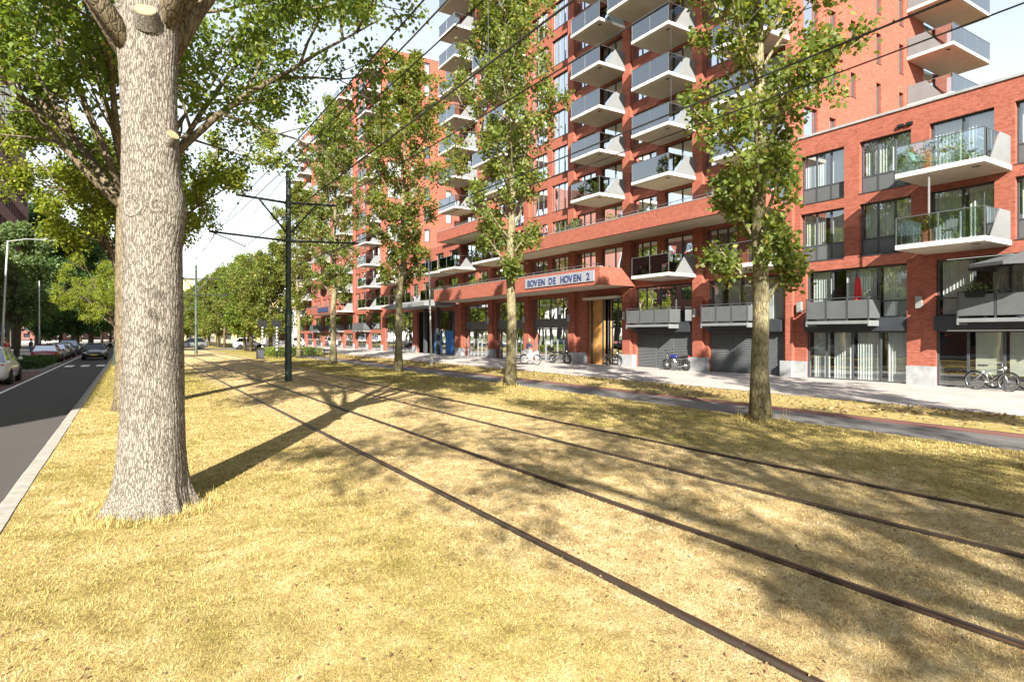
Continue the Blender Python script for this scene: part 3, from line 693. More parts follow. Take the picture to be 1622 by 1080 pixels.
# ---- left side of the street
def slab_block(name, label, x_face, x_back, y0, y1, z0, z1, mat, fl, win_h, win_w, gap, cols=2, legs=False):
    b = thing(name, label, 'building', (x_face, (y0+y1)/2, 0)); fe = Face('east', x_face); ops = []
    n = int((y1-y0-1)/(win_w+gap)); k = 0; z = z0+1.1
    while z+win_h < z1-0.4:
        for i in range(n): ops.append((y0+0.6+i*(win_w+gap), y0+0.6+i*(win_w+gap)+win_w, z, z+win_h))
        z += fl
    m = MB(); wall(m, fe, y0, y1, z0, z1, ops)
    for p in (((x_back, y0), (x_face, y0)), ((x_face, y1), (x_back, y1)), ((x_back, y1), (x_back, y0))):
        m.quad((*p[0], z0), (*p[1], z0), (*p[1], z1), (*p[0], z1))
    m.quad((x_back, y0, z1), (x_face, y0, z1), (x_face, y1, z1), (x_back, y1, z1)); m.quad((x_back, y0, z0), (x_back, y1, z0), (x_face, y1, z0), (x_face, y0, z0))
    rel(m.build('wall', mat, b), b)
    for (l, r, zb, zt) in ops: window(b, fe, l, r, zb, zt, cols=cols, detail=0, room=0.6)
    if legs:
        for y in np.arange(y0+0.6, y1, 5.5):
            for x in (x_face-0.8, x_face-7): rel(MB().box(x-0.25, x+0.25, y-0.25, y+0.25, 0, z0).build('column', 'panel_dark', b), b)
    return b
slab_block('office_block', 'dark brown brick block with ribbon windows standing on columns across the road', -14.0, -30, 96, 127.5, 8.2, 30.5, 'brick_brown', 3.3, 1.7, 1.9, 0.35, 2, True)
slab_block('street_block', 'long brick block beside the road whose shadow falls on the asphalt', -16.0, -28, -4.5, 80, 0, 16.6, 'brick_brown', 3.3, 1.7, 2.6, 1.6)
slab_block('white_tower', 'white apartment tower rising behind the brown block', -36.0, -56, 258, 290, 0, 105, 'white_render', 3.1, 1.7, 3.2, 1.4)
# ---- far end of the street
def small_building(name, label, x0, x1, y0, z1, mat, wins_n, floors, roofmat='roof_felt'):
    b = thing(name, label, 'building', ((x0+x1)/2, y0, 0)); fs = Face('side', y0); ops = []
    w = (x1-x0)/wins_n
    for f in range(floors):
        for i in range(wins_n): ops.append((x0+i*w+w*0.2, x0+i*w+w*0.8, 0.9+f*3.1, 0.9+f*3.1+1.7))
    m = MB(); wall(m, fs, x0, x1, 0, z1, ops); m.quad((x0, y0, 0), (x0, y0+14, 0), (x0, y0+14, z1), (x0, y0, z1)); m.quad((x1, y0, 0), (x1, y0+14, 0), (x1, y0+14, z1), (x1, y0, z1))
    rel(m.build('wall', mat, b), b); rel(MB().box(x0-0.3, x1+0.3, y0-0.3, y0+14, z1, z1+0.35).build('roof', roofmat, b), b)
    for o in ops: window(b, fs, *o, cols=2, detail=0, room=0.6)
small_building('yellow_building', 'pale yellow brick building seen under the far tree crowns', 20, 44, 172, 11, 'brick_yellow', 8, 3)
small_building('yellow_house', 'small yellow house at the far end of the tram track', 10, 20, 250, 22, 'brick_yellow', 4, 6)
small_building('white_building', 'low white rendered building behind the traffic lights', 26, 44, 136, 7.5, 'white_render', 4, 2)
small_building('grey_block', 'long brown block closing the far street', -46, 6, 330, 16, 'brick_brown', 14, 4)
# ---------------------------------------------------------------- trees
class Tree:
    def __init__(s, seed): s.r = random.Random(seed); s.np = np.random.default_rng(seed); s.limbs = []; s.pts = []; s.dirs = []
    def rv(s): 
        v = Vector((s.r.gauss(0, 1), s.r.gauss(0, 1), s.r.gauss(0, 1))); return v.normalized()
    def path(s, p, d, L, n, up=0.0, wob=0.12):
        pts = [p.copy()]; d = d.normalized()
        for i in range(n):
            d = (d+s.rv()*wob+Vector((0, 0, up))).normalized(); p = p+d*(L/n); pts.append(p.copy())
        return pts
    def twigs(s, pts, L, lv, spread, n, up, drop=0.0):
        """children along a branch; the last level carries leaves"""
        for i in range(n):
            t = 0.25+0.75*(i+s.r.random())/n; k = t*(len(pts)-1); j = min(int(k), len(pts)-2); p = pts[j].lerp(pts[j+1], k-j)
            base = (pts[j+1]-pts[j]).normalized(); side = base.cross(s.rv()).normalized()
            d = (base*math.cos(spread)+side*math.sin(spread)+Vector((0, 0, -drop))).normalized()
            l = L*(1.15-0.6*t)*s.r.uniform(0.7, 1.2); q = s.path(p, d, l, 3 if lv else 2, up, 0.2)
            s.tw.append((q, 0.016 if lv else 0.008, lv))
            if lv: s.twigs(q, l*0.55, lv-1, spread*1.05, s.nsub, up, drop)
            else: s.pts += [q[0].lerp(q[-1], f) for f in (0.35, 0.7, 1.0)]; s.dirs += [(q[-1]-q[0]).normalized()]*3
    def leaves(s, per, size, jit, up=0.35):
        C = np.array([tuple(p) for p in s.pts]); D = np.array([tuple(d) for d in s.dirs])
        C = np.repeat(C, per, 0); D = np.repeat(D, per, 0); n = len(C); g = s.np
        P_ = C+g.normal(0, jit, (n, 3)); A = D*0.5+g.normal(0, 0.7, (n, 3)); A[:, 2] -= 0.25; A /= np.linalg.norm(A, axis=1, keepdims=True)+1e-9
        N = g.normal(0, 0.6, (n, 3)); N[:, 2] += up+0.5; B = np.cross(N, A); B /= np.linalg.norm(B, axis=1, keepdims=True)+1e-9
        Nn = np.cross(A, B); L = size*g.uniform(0.65, 1.25, (n, 1))
        V = np.stack([P_, P_+A*L*0.45+B*L*0.40+Nn*L*0.10, P_+A*L, P_+A*L*0.45-B*L*0.40+Nn*L*0.10], 1).reshape(-1, 3)
        F = np.arange(4*n).reshape(-1, 4); t = np.clip(np.repeat(g.normal(0.45, 0.16, len(s.pts)), per)+g.normal(0, 0.13, n), 0, 1)
        t = np.where(g.random(n) < 0.03, 1.0, t)
        return V, F, np.repeat(t, 4)
def columnar(seed, H, r0, base, rmax, n1, per, size, mat, nsub=5, side_bias=None):
    """slim street tree: one leader, steep side branches, loose leaf clusters"""
    s = Tree(seed); s.nsub = nsub; s.tw = []; n = 14
    lead = [Vector((0, 0, -0.1))]; off = Vector((0, 0, 0))
    for i in range(1, n+1):
        off += Vector((s.r.gauss(0, 0.05), s.r.gauss(0, 0.05), 0)); lead.append(Vector((off.x, off.y, H*i/n)))
    rad = [r0*(1.35 if i == 0 else 1.0)*(1-0.93*(i/n)**1.1) for i in range(n+1)]
    tb = MB(); tb.tube(lead, rad, 12); az = s.r.uniform(0, 6)
    for i in range(n1):
        f = i/(n1-1); z = base+(H*0.97-base)*f**0.95; k = z/H*n; j = min(int(k), n-1); p = lead[j].lerp(lead[j+1], k-j)
        az += 2.4+s.r.uniform(-0.5, 0.5); prof = (0.45+1.25*f if f < 0.42 else 1.0-0.72*((f-0.42)/0.58))*s.r.uniform(0.6, 1.15)
        L = rmax*max(0.25, prof)*1.35; el = R(s.r.uniform(34, 58)); d = Vector((math.cos(az)*math.cos(el), math.sin(az)*math.cos(el), math.sin(el)))
        q = s.path(p, d, L, 5, 0.06, 0.14); r1 = max(0.018, r0*0.30*(1-f*0.7)); tb.tube(q, [r1*(1-0.8*e/5) for e in range(6)], 6)
        s.twigs(q, L*0.42, 1, R(48), nsub, 0.03)
    for q, r_, lv in s.tw:
        if lv: tb.tube(q, [r_, r_*0.7, r_*0.5, r_*0.3][:len(q)], 4, cap=False)
    V, F, t = s.leaves(per, size, 0.13)
    return tb.mesh('trunk', mat[0], True), fastmesh('crown', V, F, mat[1], t)
def vase(seed, H, r0, fork, rc, nl, per, size, mat, zmin=0.0, ring=14, nsub=6, els=(38, 66)):
    """broad tree: clean trunk, limbs fanning out from a fork"""
    s = Tree(seed); s.nsub = nsub; s.tw = []; tb = MB(); limbs = []
    tr = [Vector((0, 0, -0.15)), Vector((0, 0, 0.25)), Vector((0.01, 0.02, 1.2)), Vector((-0.02, 0.03, fork*0.6)), Vector((0.0, 0.0, fork))]
    tb.tube(tr, [r0*1.5, r0*1.18, r0, r0*0.92, r0*0.88], ring)
    az = s.r.uniform(0, 6)
    for i in range(nl):
        az += 2*math.pi/nl*1.0+s.r.uniform(-0.35, 0.35); el = R(s.r.uniform(*els)) if i else R(84)
        L = math.hypot(rc*1.05, 0)/max(0.45, math.cos(el))*s.r.uniform(0.8, 1.05); L = min(L, (H-fork)*1.02)
        d = Vector((math.cos(az)*math.cos(el), math.sin(az)*math.cos(el), math.sin(el)))
        q = s.path(Vector((0, 0, fork-0.25-0.5*s.r.random())), d, L, 8, -0.012, 0.10); m = MB(); r1 = r0*s.r.uniform(0.34, 0.48)
        m.tube(q, [r1*(1-0.85*e/8) for e in range(9)], 8)
        for b in range(7):
            t = 0.22+0.75*(b+s.r.random())/7; k = t*8; j = min(int(k), 7); p = q[j].lerp(q[j+1], k-j); base = (q[j+1]-q[j]).normalized()
            side = base.cross(s.rv()).normalized(); e2 = R(s.r.uniform(30, 60)); d2 = (base*math.cos(e2)+side*math.sin(e2)).normalized()
            l2 = rc*0.62*(1.1-0.5*t)*s.r.uniform(0.7, 1.2); q2 = s.path(p, d2, l2, 5, -0.01, 0.16); m.tube(q2, [r1*0.36*(1-0.8*e/5) for e in range(6)], 6)
            n0 = len(s.tw); s.twigs(q2, l2*0.5, 1, R(50), nsub, -0.02, 0.10)
            for q3, r_, lv in s.tw[n0:]:
                if lv: m.tube(q3, [r_*1.3, r_, r_*0.6, r_*0.4][:len(q3)], 4, cap=False)
        limbs.append(m)
    kp = [i for i, p in enumerate(s.pts) if p.z > zmin]; s.pts = [s.pts[i] for i in kp]; s.dirs = [s.dirs[i] for i in kp]
    V, F, t = s.leaves(per, size, 0.17)
    return tb.mesh('trunk', mat[0], True), [m.mesh('limb', mat[0], True) for m in limbs], fastmesh('crown', V, F, mat[1], t)
def blob(seed, H, r0, base, rc, nb, per, size, mat):
    """dense rounded far tree"""
    s = Tree(seed); s.nsub = 4; s.tw = []; tb = MB(); tb.tube([Vector((0, 0, -0.1)), Vector((0.03, 0, base)), Vector((0, 0.05, H*0.8))], [r0*1.2, r0*0.9, r0*0.2], 8)
    for i in range(nb):
        z = base+(H-base)*s.r.random()**0.9; f = (z-base)/(H-base); rr = rc*math.sqrt(max(0.05, 1-(2*f-0.85)**2*0.75)); a = s.r.uniform(0, 6.283)
        p0 = Vector((0, 0, max(base*0.8, z-rr*0.8))); tip = Vector((rr*math.cos(a), rr*math.sin(a), z))*1.0; q = s.path(p0, tip-p0, (tip-p0).length*s.r.uniform(.75, 1), 4, 0, 0.12)
        tb.tube(q, [r0*0.25, r0*0.18, r0*0.1, r0*0.06, 0.01], 5); s.twigs(q, rr*0.45, 1, R(52), 4, 0.0)
    V, F, t = s.leaves(per, size, 0.2); return tb.mesh('trunk', mat[0], True), fastmesh('crown', V, F, mat[1], t)
def plant_tree(name, label, cat, parts, loc, rz=0, sc=1.0, group=None):
    o = thing(name, label, cat, loc, rz, group); o.scale = (sc, sc, sc)
    mk('trunk', parts[0], o)
    if len(parts) == 3:
        for l in parts[1]: mk('limb', l, o)
    mk('crown', parts[-1], o); return o

elm_a = columnar(11, 18.0, 0.22, 2.75, 2.7, 44, 8, 0.145, ('bark_grey', 'leaf_elm'), 5)
elm_b = columnar(12, 18.0, 0.22, 4.2, 2.9, 42, 8, 0.145, ('bark_grey', 'leaf_elm'), 5)
elm_c = columnar(15, 17.0, 0.21, 4.4, 2.9, 42, 8, 0.155, ('bark_grey', 'leaf_warm'), 5)
G_R = 'slim trees in the grass beside the cycle path'
plant_tree('street_tree', 'slim leafy tree nearest the camera, before the louvred garage doors', 'tree', elm_a, (13.2, 9.54, 0), 0.4, 1.0, G_R)
plant_tree('street_tree', 'slim tree with its trunk in front of the lettered parapet', 'tree', elm_b, (13.44, 21.63, 0), 1.9, 1.0, G_R)
plant_tree('street_tree', 'slim tree in front of the pale entrance canopy', 'tree', elm_c, (13.1, 33.2, 0), 0.9, 1.05, G_R)
plant_tree('street_tree', 'slim tree just beside the first overhead line pole, before the far tower', 'tree', elm_b, (12.8, 45.4, 0), 4.1, 1.05, G_R)
plant_tree('street_tree', 'slim tree behind the low black railing by the crossing', 'tree', elm_c, (13.0, 57.0, 0), 2.7, 0.9, G_R)
plant_tree('street_tree', 'slim tree beyond the picture edge casting shade on the path', 'tree', elm_b, (13.2, -2.2, 0), 3.3, 0.95, G_R)
blob_a = blob(21, 12.5, 0.2, 3.2, 4.0, 60, 9, 0.24, ('bark', 'leaf_maple')); blob_b = blob(22, 12.5, 0.2, 3.0, 4.2, 60, 9, 0.24, ('bark', 'leaf_warm'))
blob_d = blob(23, 15, 0.28, 3.4, 5.2, 80, 6, 0.32, ('bark', 'leaf_dark')); blob_p = blob(24, 11, 0.18, 3.4, 3.2, 55, 6, 0.24, ('bark', 'leaf_pale'))
far = [(13.0, 70, .95), (12.6, 80, .95), (13.2, 89, 1.0), (12.8, 106, 1.0), (13.0, 116, .95), (12.7, 127, 1.0), (13.1, 139, 1.0), (12.8, 152, 1.0), (13, 166, 1.0), (13, 182, 1.0), (13, 200, 1.05), (13, 222, 1.05), (20, 128, 1.05), (22, 150, 1.1)]
ORD = 'first second third fourth fifth sixth seventh eighth ninth tenth eleventh twelfth thirteenth fourteenth'.split()
for i, (x, y, sc) in enumerate(far):
    plant_tree('avenue_tree', f'{ORD[i]} round crowned tree of the far row, counted from the traffic lights', 'tree', (blob_b, blob_a)[i % 3 == 1], (x, y, 0), i*1.7, sc, 'far trees along the track')
# left row: broad trees between road and track
vase_a = vase(31, 17, 0.31, 6.0, 6.2, 11, 9, 0.15, ('bark', 'leaf_maple'), 7.4, nsub=5, els=(44, 70))
vase_b = vase(35, 16, 0.28, 5.4, 6.2, 9, 11, 0.155, ('bark', 'leaf_lime'), 4.6, nsub=5)
vase_c = vase(37, 15, 0.27, 5.0, 4.3, 10, 9, 0.15, ('bark', 'leaf_lime'), 4.3, nsub=5, els=(42, 70))
vase_s = vase(31, 17, 0.31, 6.0, 6.2, 9, 6, 0.15, ('bark', 'leaf_maple'), 7.4, nsub=5, els=(44, 70))
G_L = 'broad trees between the road and the tram track'
plant_tree('broad_tree', 'broad tree with fanning limbs directly behind the big foreground trunk', 'tree', vase_a, (-0.02, 20.2, 0), 0.4, 1.0, G_L)
plant_tree('broad_tree', 'third tree of the row, its yellow green crown hanging over the road', 'tree', vase_c, (-0.1, 32.2, 0), 0.3, 0.95, G_L)
plant_tree('broad_tree', 'fourth tree of the row beside the road, beyond the zebra blocks', 'tree', vase_b, (-0.9, 60, 0), 2.3, 0.55, G_L)
plant_tree('broad_tree', 'fifth tree of the row beside the road, near the far bend', 'tree', vase_a, (-0.9, 86, 0), 4.3, 0.55, G_L)
plant_tree('broad_tree', 'tree behind the camera whose crown shades the foreground track', 'tree', vase_s, (0.2, -9.1, 0), 2.0, 1.0, G_L)
# trees across the road
lt = [(-9, 74, blob_p, 1.15, 'pale green young tree standing clear beside the parked cars'), (-7.6, 100, blob_d, .8, 'dark dense tree beside the brown block'), (-6.8, 116, blob_d, 1.15, 'dark dense tree beyond the parked cars'),
      (-8, 128, blob_d, 1.35, 'tall dark tree behind the parked cars, near the road bend'), (-3.5, 165, blob_a, 1.2, 'bright green tree at the far end of the road'), (-6, 195, blob_a, 1.4, 'green tree at the very end of the road'),
      (3.5, 190, blob_a, 1.2, 'green tree at the end of the road behind the kerb posts'), (-14, 140, blob_d, 1.7, 'tallest dark tree behind the brown block'), (-20, 160, blob_d, 1.8, 'dark tree deep behind the brown block'), (-6.5, 150, blob_d, 1.5, 'dark tree over the far road'), (-12, 215, blob_d, 1.9, 'far dark tree closing the road view')]
for i, (x, y, pr, sc, lb) in enumerate(lt): plant_tree('roadside_tree', lb, 'tree', pr, (x, y, 0), i*2.1, sc, 'trees across the road')
# low hedge-like ground cover on the island and by the railing: uncountable
def leaf_patch(name, label, x0, x1, y0, y1, h, n, size, mat, z0=0.0):
    g = np.random.default_rng(int(abs(x0*7+y0*13))); Pp = np.stack([g.uniform(x0, x1, n), g.uniform(y0, y1, n), z0+h*g.random(n)**0.7], 1)
    A = g.normal(0, 1, (n, 3)); A[:, 2] += 0.6; A /= np.linalg.norm(A, axis=1, keepdims=True); B = np.cross(A, g.normal(0, 1, (n, 3))); B /= np.linalg.norm(B, axis=1, keepdims=True)
    L = size*g.uniform(.6, 1.3, (n, 1)); V = np.stack([Pp, Pp+A*L*.5+B*L*.35, Pp+A*L, Pp+A*L*.5-B*L*.35], 1).reshape(-1, 3)
    o = mk(name, fastmesh(name, V, np.arange(4*n).reshape(-1, 4), mat, np.repeat(g.random(n), 4))); tag(o, label, 'plants', kind='stuff'); return o
leaf_patch('ground_cover', 'low green ground cover on the island between parked cars', -6.5, -4.5, 46.3, 56.8, 0.55, 9000, 0.14, 'leaf_dark')
leaf_patch('undergrowth', 'low green planting behind the black railing', 11, 16, 60, 66, 0.8, 5000, 0.16, 'leaf_maple')

# ---- the big foreground trunk, modelled bark
def big_trunk():
    na, nz, Hh = 200, 420, 6.4; g = np.random.default_rng(3)
    th = np.linspace(0, 2*np.pi, na, endpoint=False); z = np.linspace(-0.1, Hh, nz); T, Z = np.meshgrid(th, z)
    prof = np.interp(Z, [-0.1, 0.0, 0.25, 0.6, 1.2, 2.2, 3.3, 3.75, 4.4, 5.0, 5.6, 6.4], [0.50, 0.46, 0.395, 0.36, 0.335, 0.318, 0.308, 0.318, 0.295, 0.295, 0.315, 0.33])
    r = prof*(1+0.02*np.sin(3*T+0.6*Z)+0.015*np.sin(5*T-0.4*Z+1))
    fl = np.exp(-np.clip(Z, 0, 9)/0.22); r += fl*0.10*np.maximum(0, np.sin(4*T+1.0))**2+fl*0.06*np.maximum(0, np.sin(7*T+2.2))**2
    # furrows: wandering vertical ridges that split and join
    w = T*1.0; f = np.zeros_like(r)
    for k, (nr, a) in enumerate(((46, 1.0), (74, 0.7))):
        ph = np.zeros_like(T)
        for q in range(6):
            ph += g.uniform(0.5, 1.4)*np.sin(Z*g.uniform(2.0, 9.0)+g.uniform(0, 6)+g.integers(1, 7)*T)
        f += a*np.abs(np.sin(nr/2*w+ph*0.9))
    f = f/1.6; fine = g.normal(0, 1, r.shape); fine = (fine+np.roll(fine, 1, 0)+np.roll(fine, -1, 0)+np.roll(fine, 2, 0))/2
    r += (f-0.5)*0.011+fine*0.0012
    def bump_at(t0, z0, s, h, rim):
        dT = (T-t0+np.pi) % (2*np.pi)-np.pi; d = np.sqrt((dT*0.31)**2+(Z-z0)**2); b = np.exp(-(d/s)**2); rg = np.exp(-((d-s*0.95)/(s*0.28))**2); return b*h+rg*rim
    tv = math.atan2(-8.6, -0.2)                     # towards the camera
    for (dt, z0, s_, h, rim) in ((-0.6, 3.60, 0.11, -0.01, 0.022), (0.2, 3.62, 0.075, 0.0, 0.016), (0.62, 4.35, 0.16, 0.05, 0.0), (1.25, 3.6, 0.3, 0.05, 0.0), (0.0, 5.9, 0.2, 0.04, 0.0)): r += bump_at(tv+dt, z0, s_, h, rim)
    cx_ = 0.03*np.sin(Z*0.7); X = cx_+r*np.cos(T); Y = r*np.sin(T)
    V = np.stack([X, Y, Z], -1).reshape(-1, 3); i, j = np.meshgrid(np.arange(nz-1), np.arange(na), indexing='ij'); j2 = (j+1) % na
    F = np.stack([i*na+j, i*na+j2, (i+1)*na+j2, (i+1)*na+j], -1).reshape(-1, 4)
    return fastmesh('trunk', V, F, 'bark_near', smooth=True), tv
big = thing('big_tree', 'thick furrowed grey tree trunk standing in the dry grass close to the camera', 'tree', (0.22, 8.6, 0))
me, tv = big_trunk(); mk('trunk', me, big)
def surf(dt, z, r): return Vector((r*math.cos(tv+dt), r*math.sin(tv+dt), z))
# sawn limb stubs with pale faces
for (dt, z, L, rad) in ((0.62, 4.36, 0.13, 0.075), (-0.12, 5.72, 0.14, 0.12)):
    a = surf(dt, z, 0.26); d = Vector((math.cos(tv+dt), math.sin(tv+dt), 0.75)).normalized(); m = MB(); m.tube([a, a+d*(L+.04)], [rad*1.25, rad], 14, cap=False)
    st = m.build('limb_stub', 'bark_near', big, smooth=True); MB().tube([a+d*(L+.035), a+d*(L+.05)], [rad*0.98, rad*0.94], 14).build('cut_face', 'cut_wood', st)
for (dt, z, rr, r2) in ((-0.6, 3.60, 0.10, .325), (0.2, 3.62, 0.065, .322)):        # pale healed scars
    m = MB(); n = Vector((math.cos(tv+dt), math.sin(tv+dt), 0)); c0 = surf(dt, z, r2); sx = n.cross(Vector((0, 0, 1)))
    m.tube([c0+sx*rr*math.cos(a)+Vector((0, 0, rr*1.25*math.sin(a)))-n*(rr*math.cos(a))**2/(2*r2) for a in np.linspace(0, 2*math.pi, 22, endpoint=False)], .009, 6, closed=True); m.v = [tuple(c+random.gauss(0, .003) for c in p) for p in m.v]; m.build('branch_scar', 'scar', big, smooth=True)
s = Tree(44); s.nsub = 6; s.tw = []
for i, (az, el, L, r1) in enumerate(((150, 62, 8.5, .15), (205, 55, 7.5, .12), (20, 60, 8.5, .16), (75, 70, 10, .17), (260, 78, 9.5, .15), (310, 55, 8, .13), (115, 52, 7, .10), (345, 62, 6.5, .10))):
    a, e = R(az), R(el); d = Vector((math.cos(a)*math.cos(e), math.sin(a)*math.cos(e), math.sin(e))); q = s.path(Vector((0.1*math.cos(a), 0.1*math.sin(a), 5.25+0.07*i)), d, L, 8, 0.0, 0.09)
    m = MB(); m.tube(q, [r1*(1-0.85*k/8) for k in range(9)], 9)
    for b in range(7):
        t = 0.3+0.68*(b+s.r.random())/7; k = t*8; j = min(int(k), 7); p = q[j].lerp(q[j+1], k-j); base = (q[j+1]-q[j]).normalized(); side = base.cross(s.rv()).normalized()
        d2 = (base*0.75+side*0.66).normalized(); q2 = s.path(p, d2, 3.2*(1.15-.5*t)*s.r.uniform(.7, 1.2), 5, -0.01, 0.15); m.tube(q2, [r1*0.34*(1-0.8*k/5) for k in range(6)], 6)
        n0 = len(s.tw); s.twigs(q2, 1.6, 1, R(50), 5, -0.02, 0.1)
        for q3, r_, lv in s.tw[n0:]:
            if lv: m.tube(q3, [.02, .014, .01, .006][:len(q3)], 4, cap=False)
    m.build('limb', 'bark', big, smooth=True)
V, F, t_ = s.leaves(9, 0.14, 0.16); mk('crown', fastmesh('crown', V, F, 'leaf_maple', t_), big)

# ---------------------------------------------------------------- grass blades, leaf litter
def blades():
    g = np.random.default_rng(5); n = 1700000
    # radial sampling, density falling with distance
    d = np.exp(g.uniform(math.log(2.6), math.log(60), n)); keep = g.random(n) < np.clip((d/5.2)**2, 0.12, 1); d = d[keep]; n = len(d)
    a = YAW+g.uniform(R(-58), R(58), n); x = d*np.sin(a); y = d*np.cos(a)
    clump = 0.5+0.5*np.sin(x*9+2*np.sin(y*5.1))*np.sin(y*8.3+2*np.sin(x*4.2))
    ok = (x > -1.13) & (x < 13.62) & (y < 91) & (g.random(n) < 0.55+0.45*clump)
    for rx in (3.5, 5.1, 7.15, 8.72): ok &= np.abs(x-rx) > 0.05
    x, y, d = x[ok], y[ok], d[ok]; n = len(x)
    side = (x < 2.9) | (x > 9.4)
    h = g.uniform(0.003, 0.019, n)*np.where(side, 1.1, 0.8)*(1+0.25*np.minimum(d/20, 1.5)); tuft = 0.5+0.5*np.sin(x*31+3*np.sin(y*13.7))*np.sin(y*27+3*np.sin(x*15.1)); h = h*(0.6+1.15*tuft**2); h = np.where(g.random(n) < 0.02, h*1.7, h)
    h = np.where((x > 11.8) & (g.random(n) < 0.25), h*2.2, h)
    rt = np.hypot(x-0.22, y-8.6); h = np.where((rt < 0.8) & (g.random(n) < 0.6), h*4.5, h); rs = np.minimum(np.hypot(x-13.2, y-9.54), np.hypot(x-13.44, y-21.63)); h = np.where((rs < 0.7) & (g.random(n) < 0.6), h*5, h)
    wd = 0.0022*np.maximum(1, d/4.2)*g.uniform(.6, 1.3, n); az = g.uniform(0, 2*np.pi, n); ln = g.uniform(0.010, 0.05, n)*np.where(h > .03, 1.6, 1.0)
    P0 = np.stack([x, y, np.zeros(n)], 1); sd = np.stack([-np.sin(az), np.cos(az), np.zeros(n)], 1)*wd[:, None]; tip = P0+np.stack([np.cos(az)*ln, np.sin(az)*ln, h], 1)
    V = np.stack([P0-sd, P0+sd, tip], 1).reshape(-1, 3); t = np.clip(g.normal(.5, .26, n), 0, 1); t = np.where(g.random(n) < .08, g.uniform(0, .08, n), t)
    o = mk('dry_grass', fastmesh('dry_grass', V, np.arange(3*n).reshape(-1, 3), 'grass_blade', np.repeat(t, 3)))
    tag(o, 'short dry yellow grass covering the verge and the tram track bed', 'grass', kind='stuff')
blades()
def litter():
    g = np.random.default_rng(9); n = 15000; x = g.uniform(16.1, 19.45, n); y = g.uniform(2, 75, n)
    ok = g.random(n) < 0.25+0.75*np.clip(np.sin(y*0.9+1.5*np.sin(x*1.3+y*.3)), 0, 1); x, y = x[ok], y[ok]; n = len(x)
    Pp = np.stack([x, y, g.uniform(.01, .06, n)], 1); A = g.normal(0, 1, (n, 3)); A[:, 2] *= .35; A /= np.linalg.norm(A, axis=1, keepdims=True); N = np.array([0, 0, 1.])+g.normal(0, .4, (n, 3)); B = np.cross(N, A); B /= np.linalg.norm(B, axis=1, keepdims=True)
    L = g.uniform(.06, .13, (n, 1)); V = np.stack([Pp, Pp+A*L*.5+B*L*.35, Pp+A*L, Pp+A*L*.5-B*L*.35], 1).reshape(-1, 3)
    tag(mk('leaf_litter', fastmesh('leaf_litter', V, np.arange(4*n).reshape(-1, 4), 'leaf_litter', np.repeat(g.random(n), 4))), 'fallen brown leaves along the strip beside the pavement', 'leaves', kind='stuff')
litter()
def debris():
    g = np.random.default_rng(19); n = 5200; d = np.exp(g.uniform(math.log(3), math.log(26), n)); a = YAW+g.uniform(R(-55), R(55), n); x = d*np.sin(a); y = d*np.cos(a)
    ok = (x > -1.1) & (x < 13.6) & (g.random(n) < .35+.65*(np.sin(x*2.1+y*.7)*np.sin(y*1.7-x*.6) > .1)); x, y, d = x[ok], y[ok], d[ok]; n = len(x)
    Pp = np.stack([x, y, g.uniform(.008, .022, n)], 1); A = g.normal(0, 1, (n, 3)); A[:, 2] *= .4; A /= np.linalg.norm(A, axis=1, keepdims=True); B = np.cross(np.array([0, 0, 1.])+g.normal(0, .5, (n, 3)), A); B /= np.linalg.norm(B, axis=1, keepdims=True)
    L = g.uniform(.015, .045, (n, 1))*np.maximum(1, d/9)[:, None]; V = np.stack([Pp, Pp+A*L*.5+B*L*.35, Pp+A*L, Pp+A*L*.5-B*L*.35], 1).reshape(-1, 3)
    tag(mk('dead_leaves', fastmesh('dead_leaves', V, np.arange(4*n).reshape(-1, 4), 'leaf_litter', np.repeat(g.random(n)*.7, 4))), 'small dead brown leaves scattered in the dry grass', 'leaves', kind='stuff')
debris()
# two small stones lying in the foreground grass
for (x, y, s_, lb) in ((-0.79, 5.0, .035, 'small grey stone lying in the near grass'), (-1.0, 6.4, .02, 'tiny dark stone near the kerb')):
    m = MB(); m.ball((0, 0, s_*.5), (s_, s_*1.3, s_*.7), 9, 6); m.v = [tuple(c+random.uniform(-.12, .12)*s_ for c in p) for p in m.v]; tag(m.build('stone', 'kerb', None, (x, y, 0), smooth=True), lb, 'stone')
# ---------------------------------------------------------------- tram rails
def rail_mats():
    t = NT('rail_rust'); p = t.pos(); n = t.noise(t.mapping(p, (8, 0.7, 8)), 1.0, 5, .6); t.col(t.ramp(n, [(.3, (.045, .028, .02)), (.7, (.12, .07, .045))])); t.set(.6, .5, .4); MATS['rail_rust'] = t.m
    t = NT('rail_top'); p = t.pos(); n = t.noise(t.mapping(p, (20, 0.5, 20)), 1.0, 5, .6); t.col(t.ramp(n, [(.3, (.10, .075, .06)), (.7, (.20, .17, .15))])); t.set(.42, .8, .5); MATS['rail_top'] = t.m
    t = NT('rail_bed'); t.col((.022, .019, .017)); t.set(.9); MATS['rail_bed'] = t.m
rail_mats()
G_T = 'grooved tram rails'
for x, s_, lb in ((3.5, 1, 'tram rail closest to the big trunk'), (5.1, -1, 'second tram rail from the big trunk'), (7.15, 1, 'third tram rail from the big trunk'), (8.72, -1, 'tram rail closest to the slim trees')):
    r_ = thing('tram_rail', lb, 'rail', (x, 0, 0), group=G_T); y0, y1 = -25, 300
    MB().box(-.046, .046, y0, y1, -.03, .008).build('rail_bed', 'rail_bed', r_)
    m = MB(); m.prism([(-.042*s_, .009), (.0, .009), (-.002*s_, .026), (-.008*s_, .030), (-.036*s_, .030), (-.042*s_, .024)], 'y', y0, y1); m.build('rail_head', 'rail_top', r_)
    MB().prism([(.024*s_, .0085), (.041*s_, .0085), (.040*s_, .024), (.026*s_, .024)], 'y', y0, y1).build('guard_lip', 'rail_rust', r_)

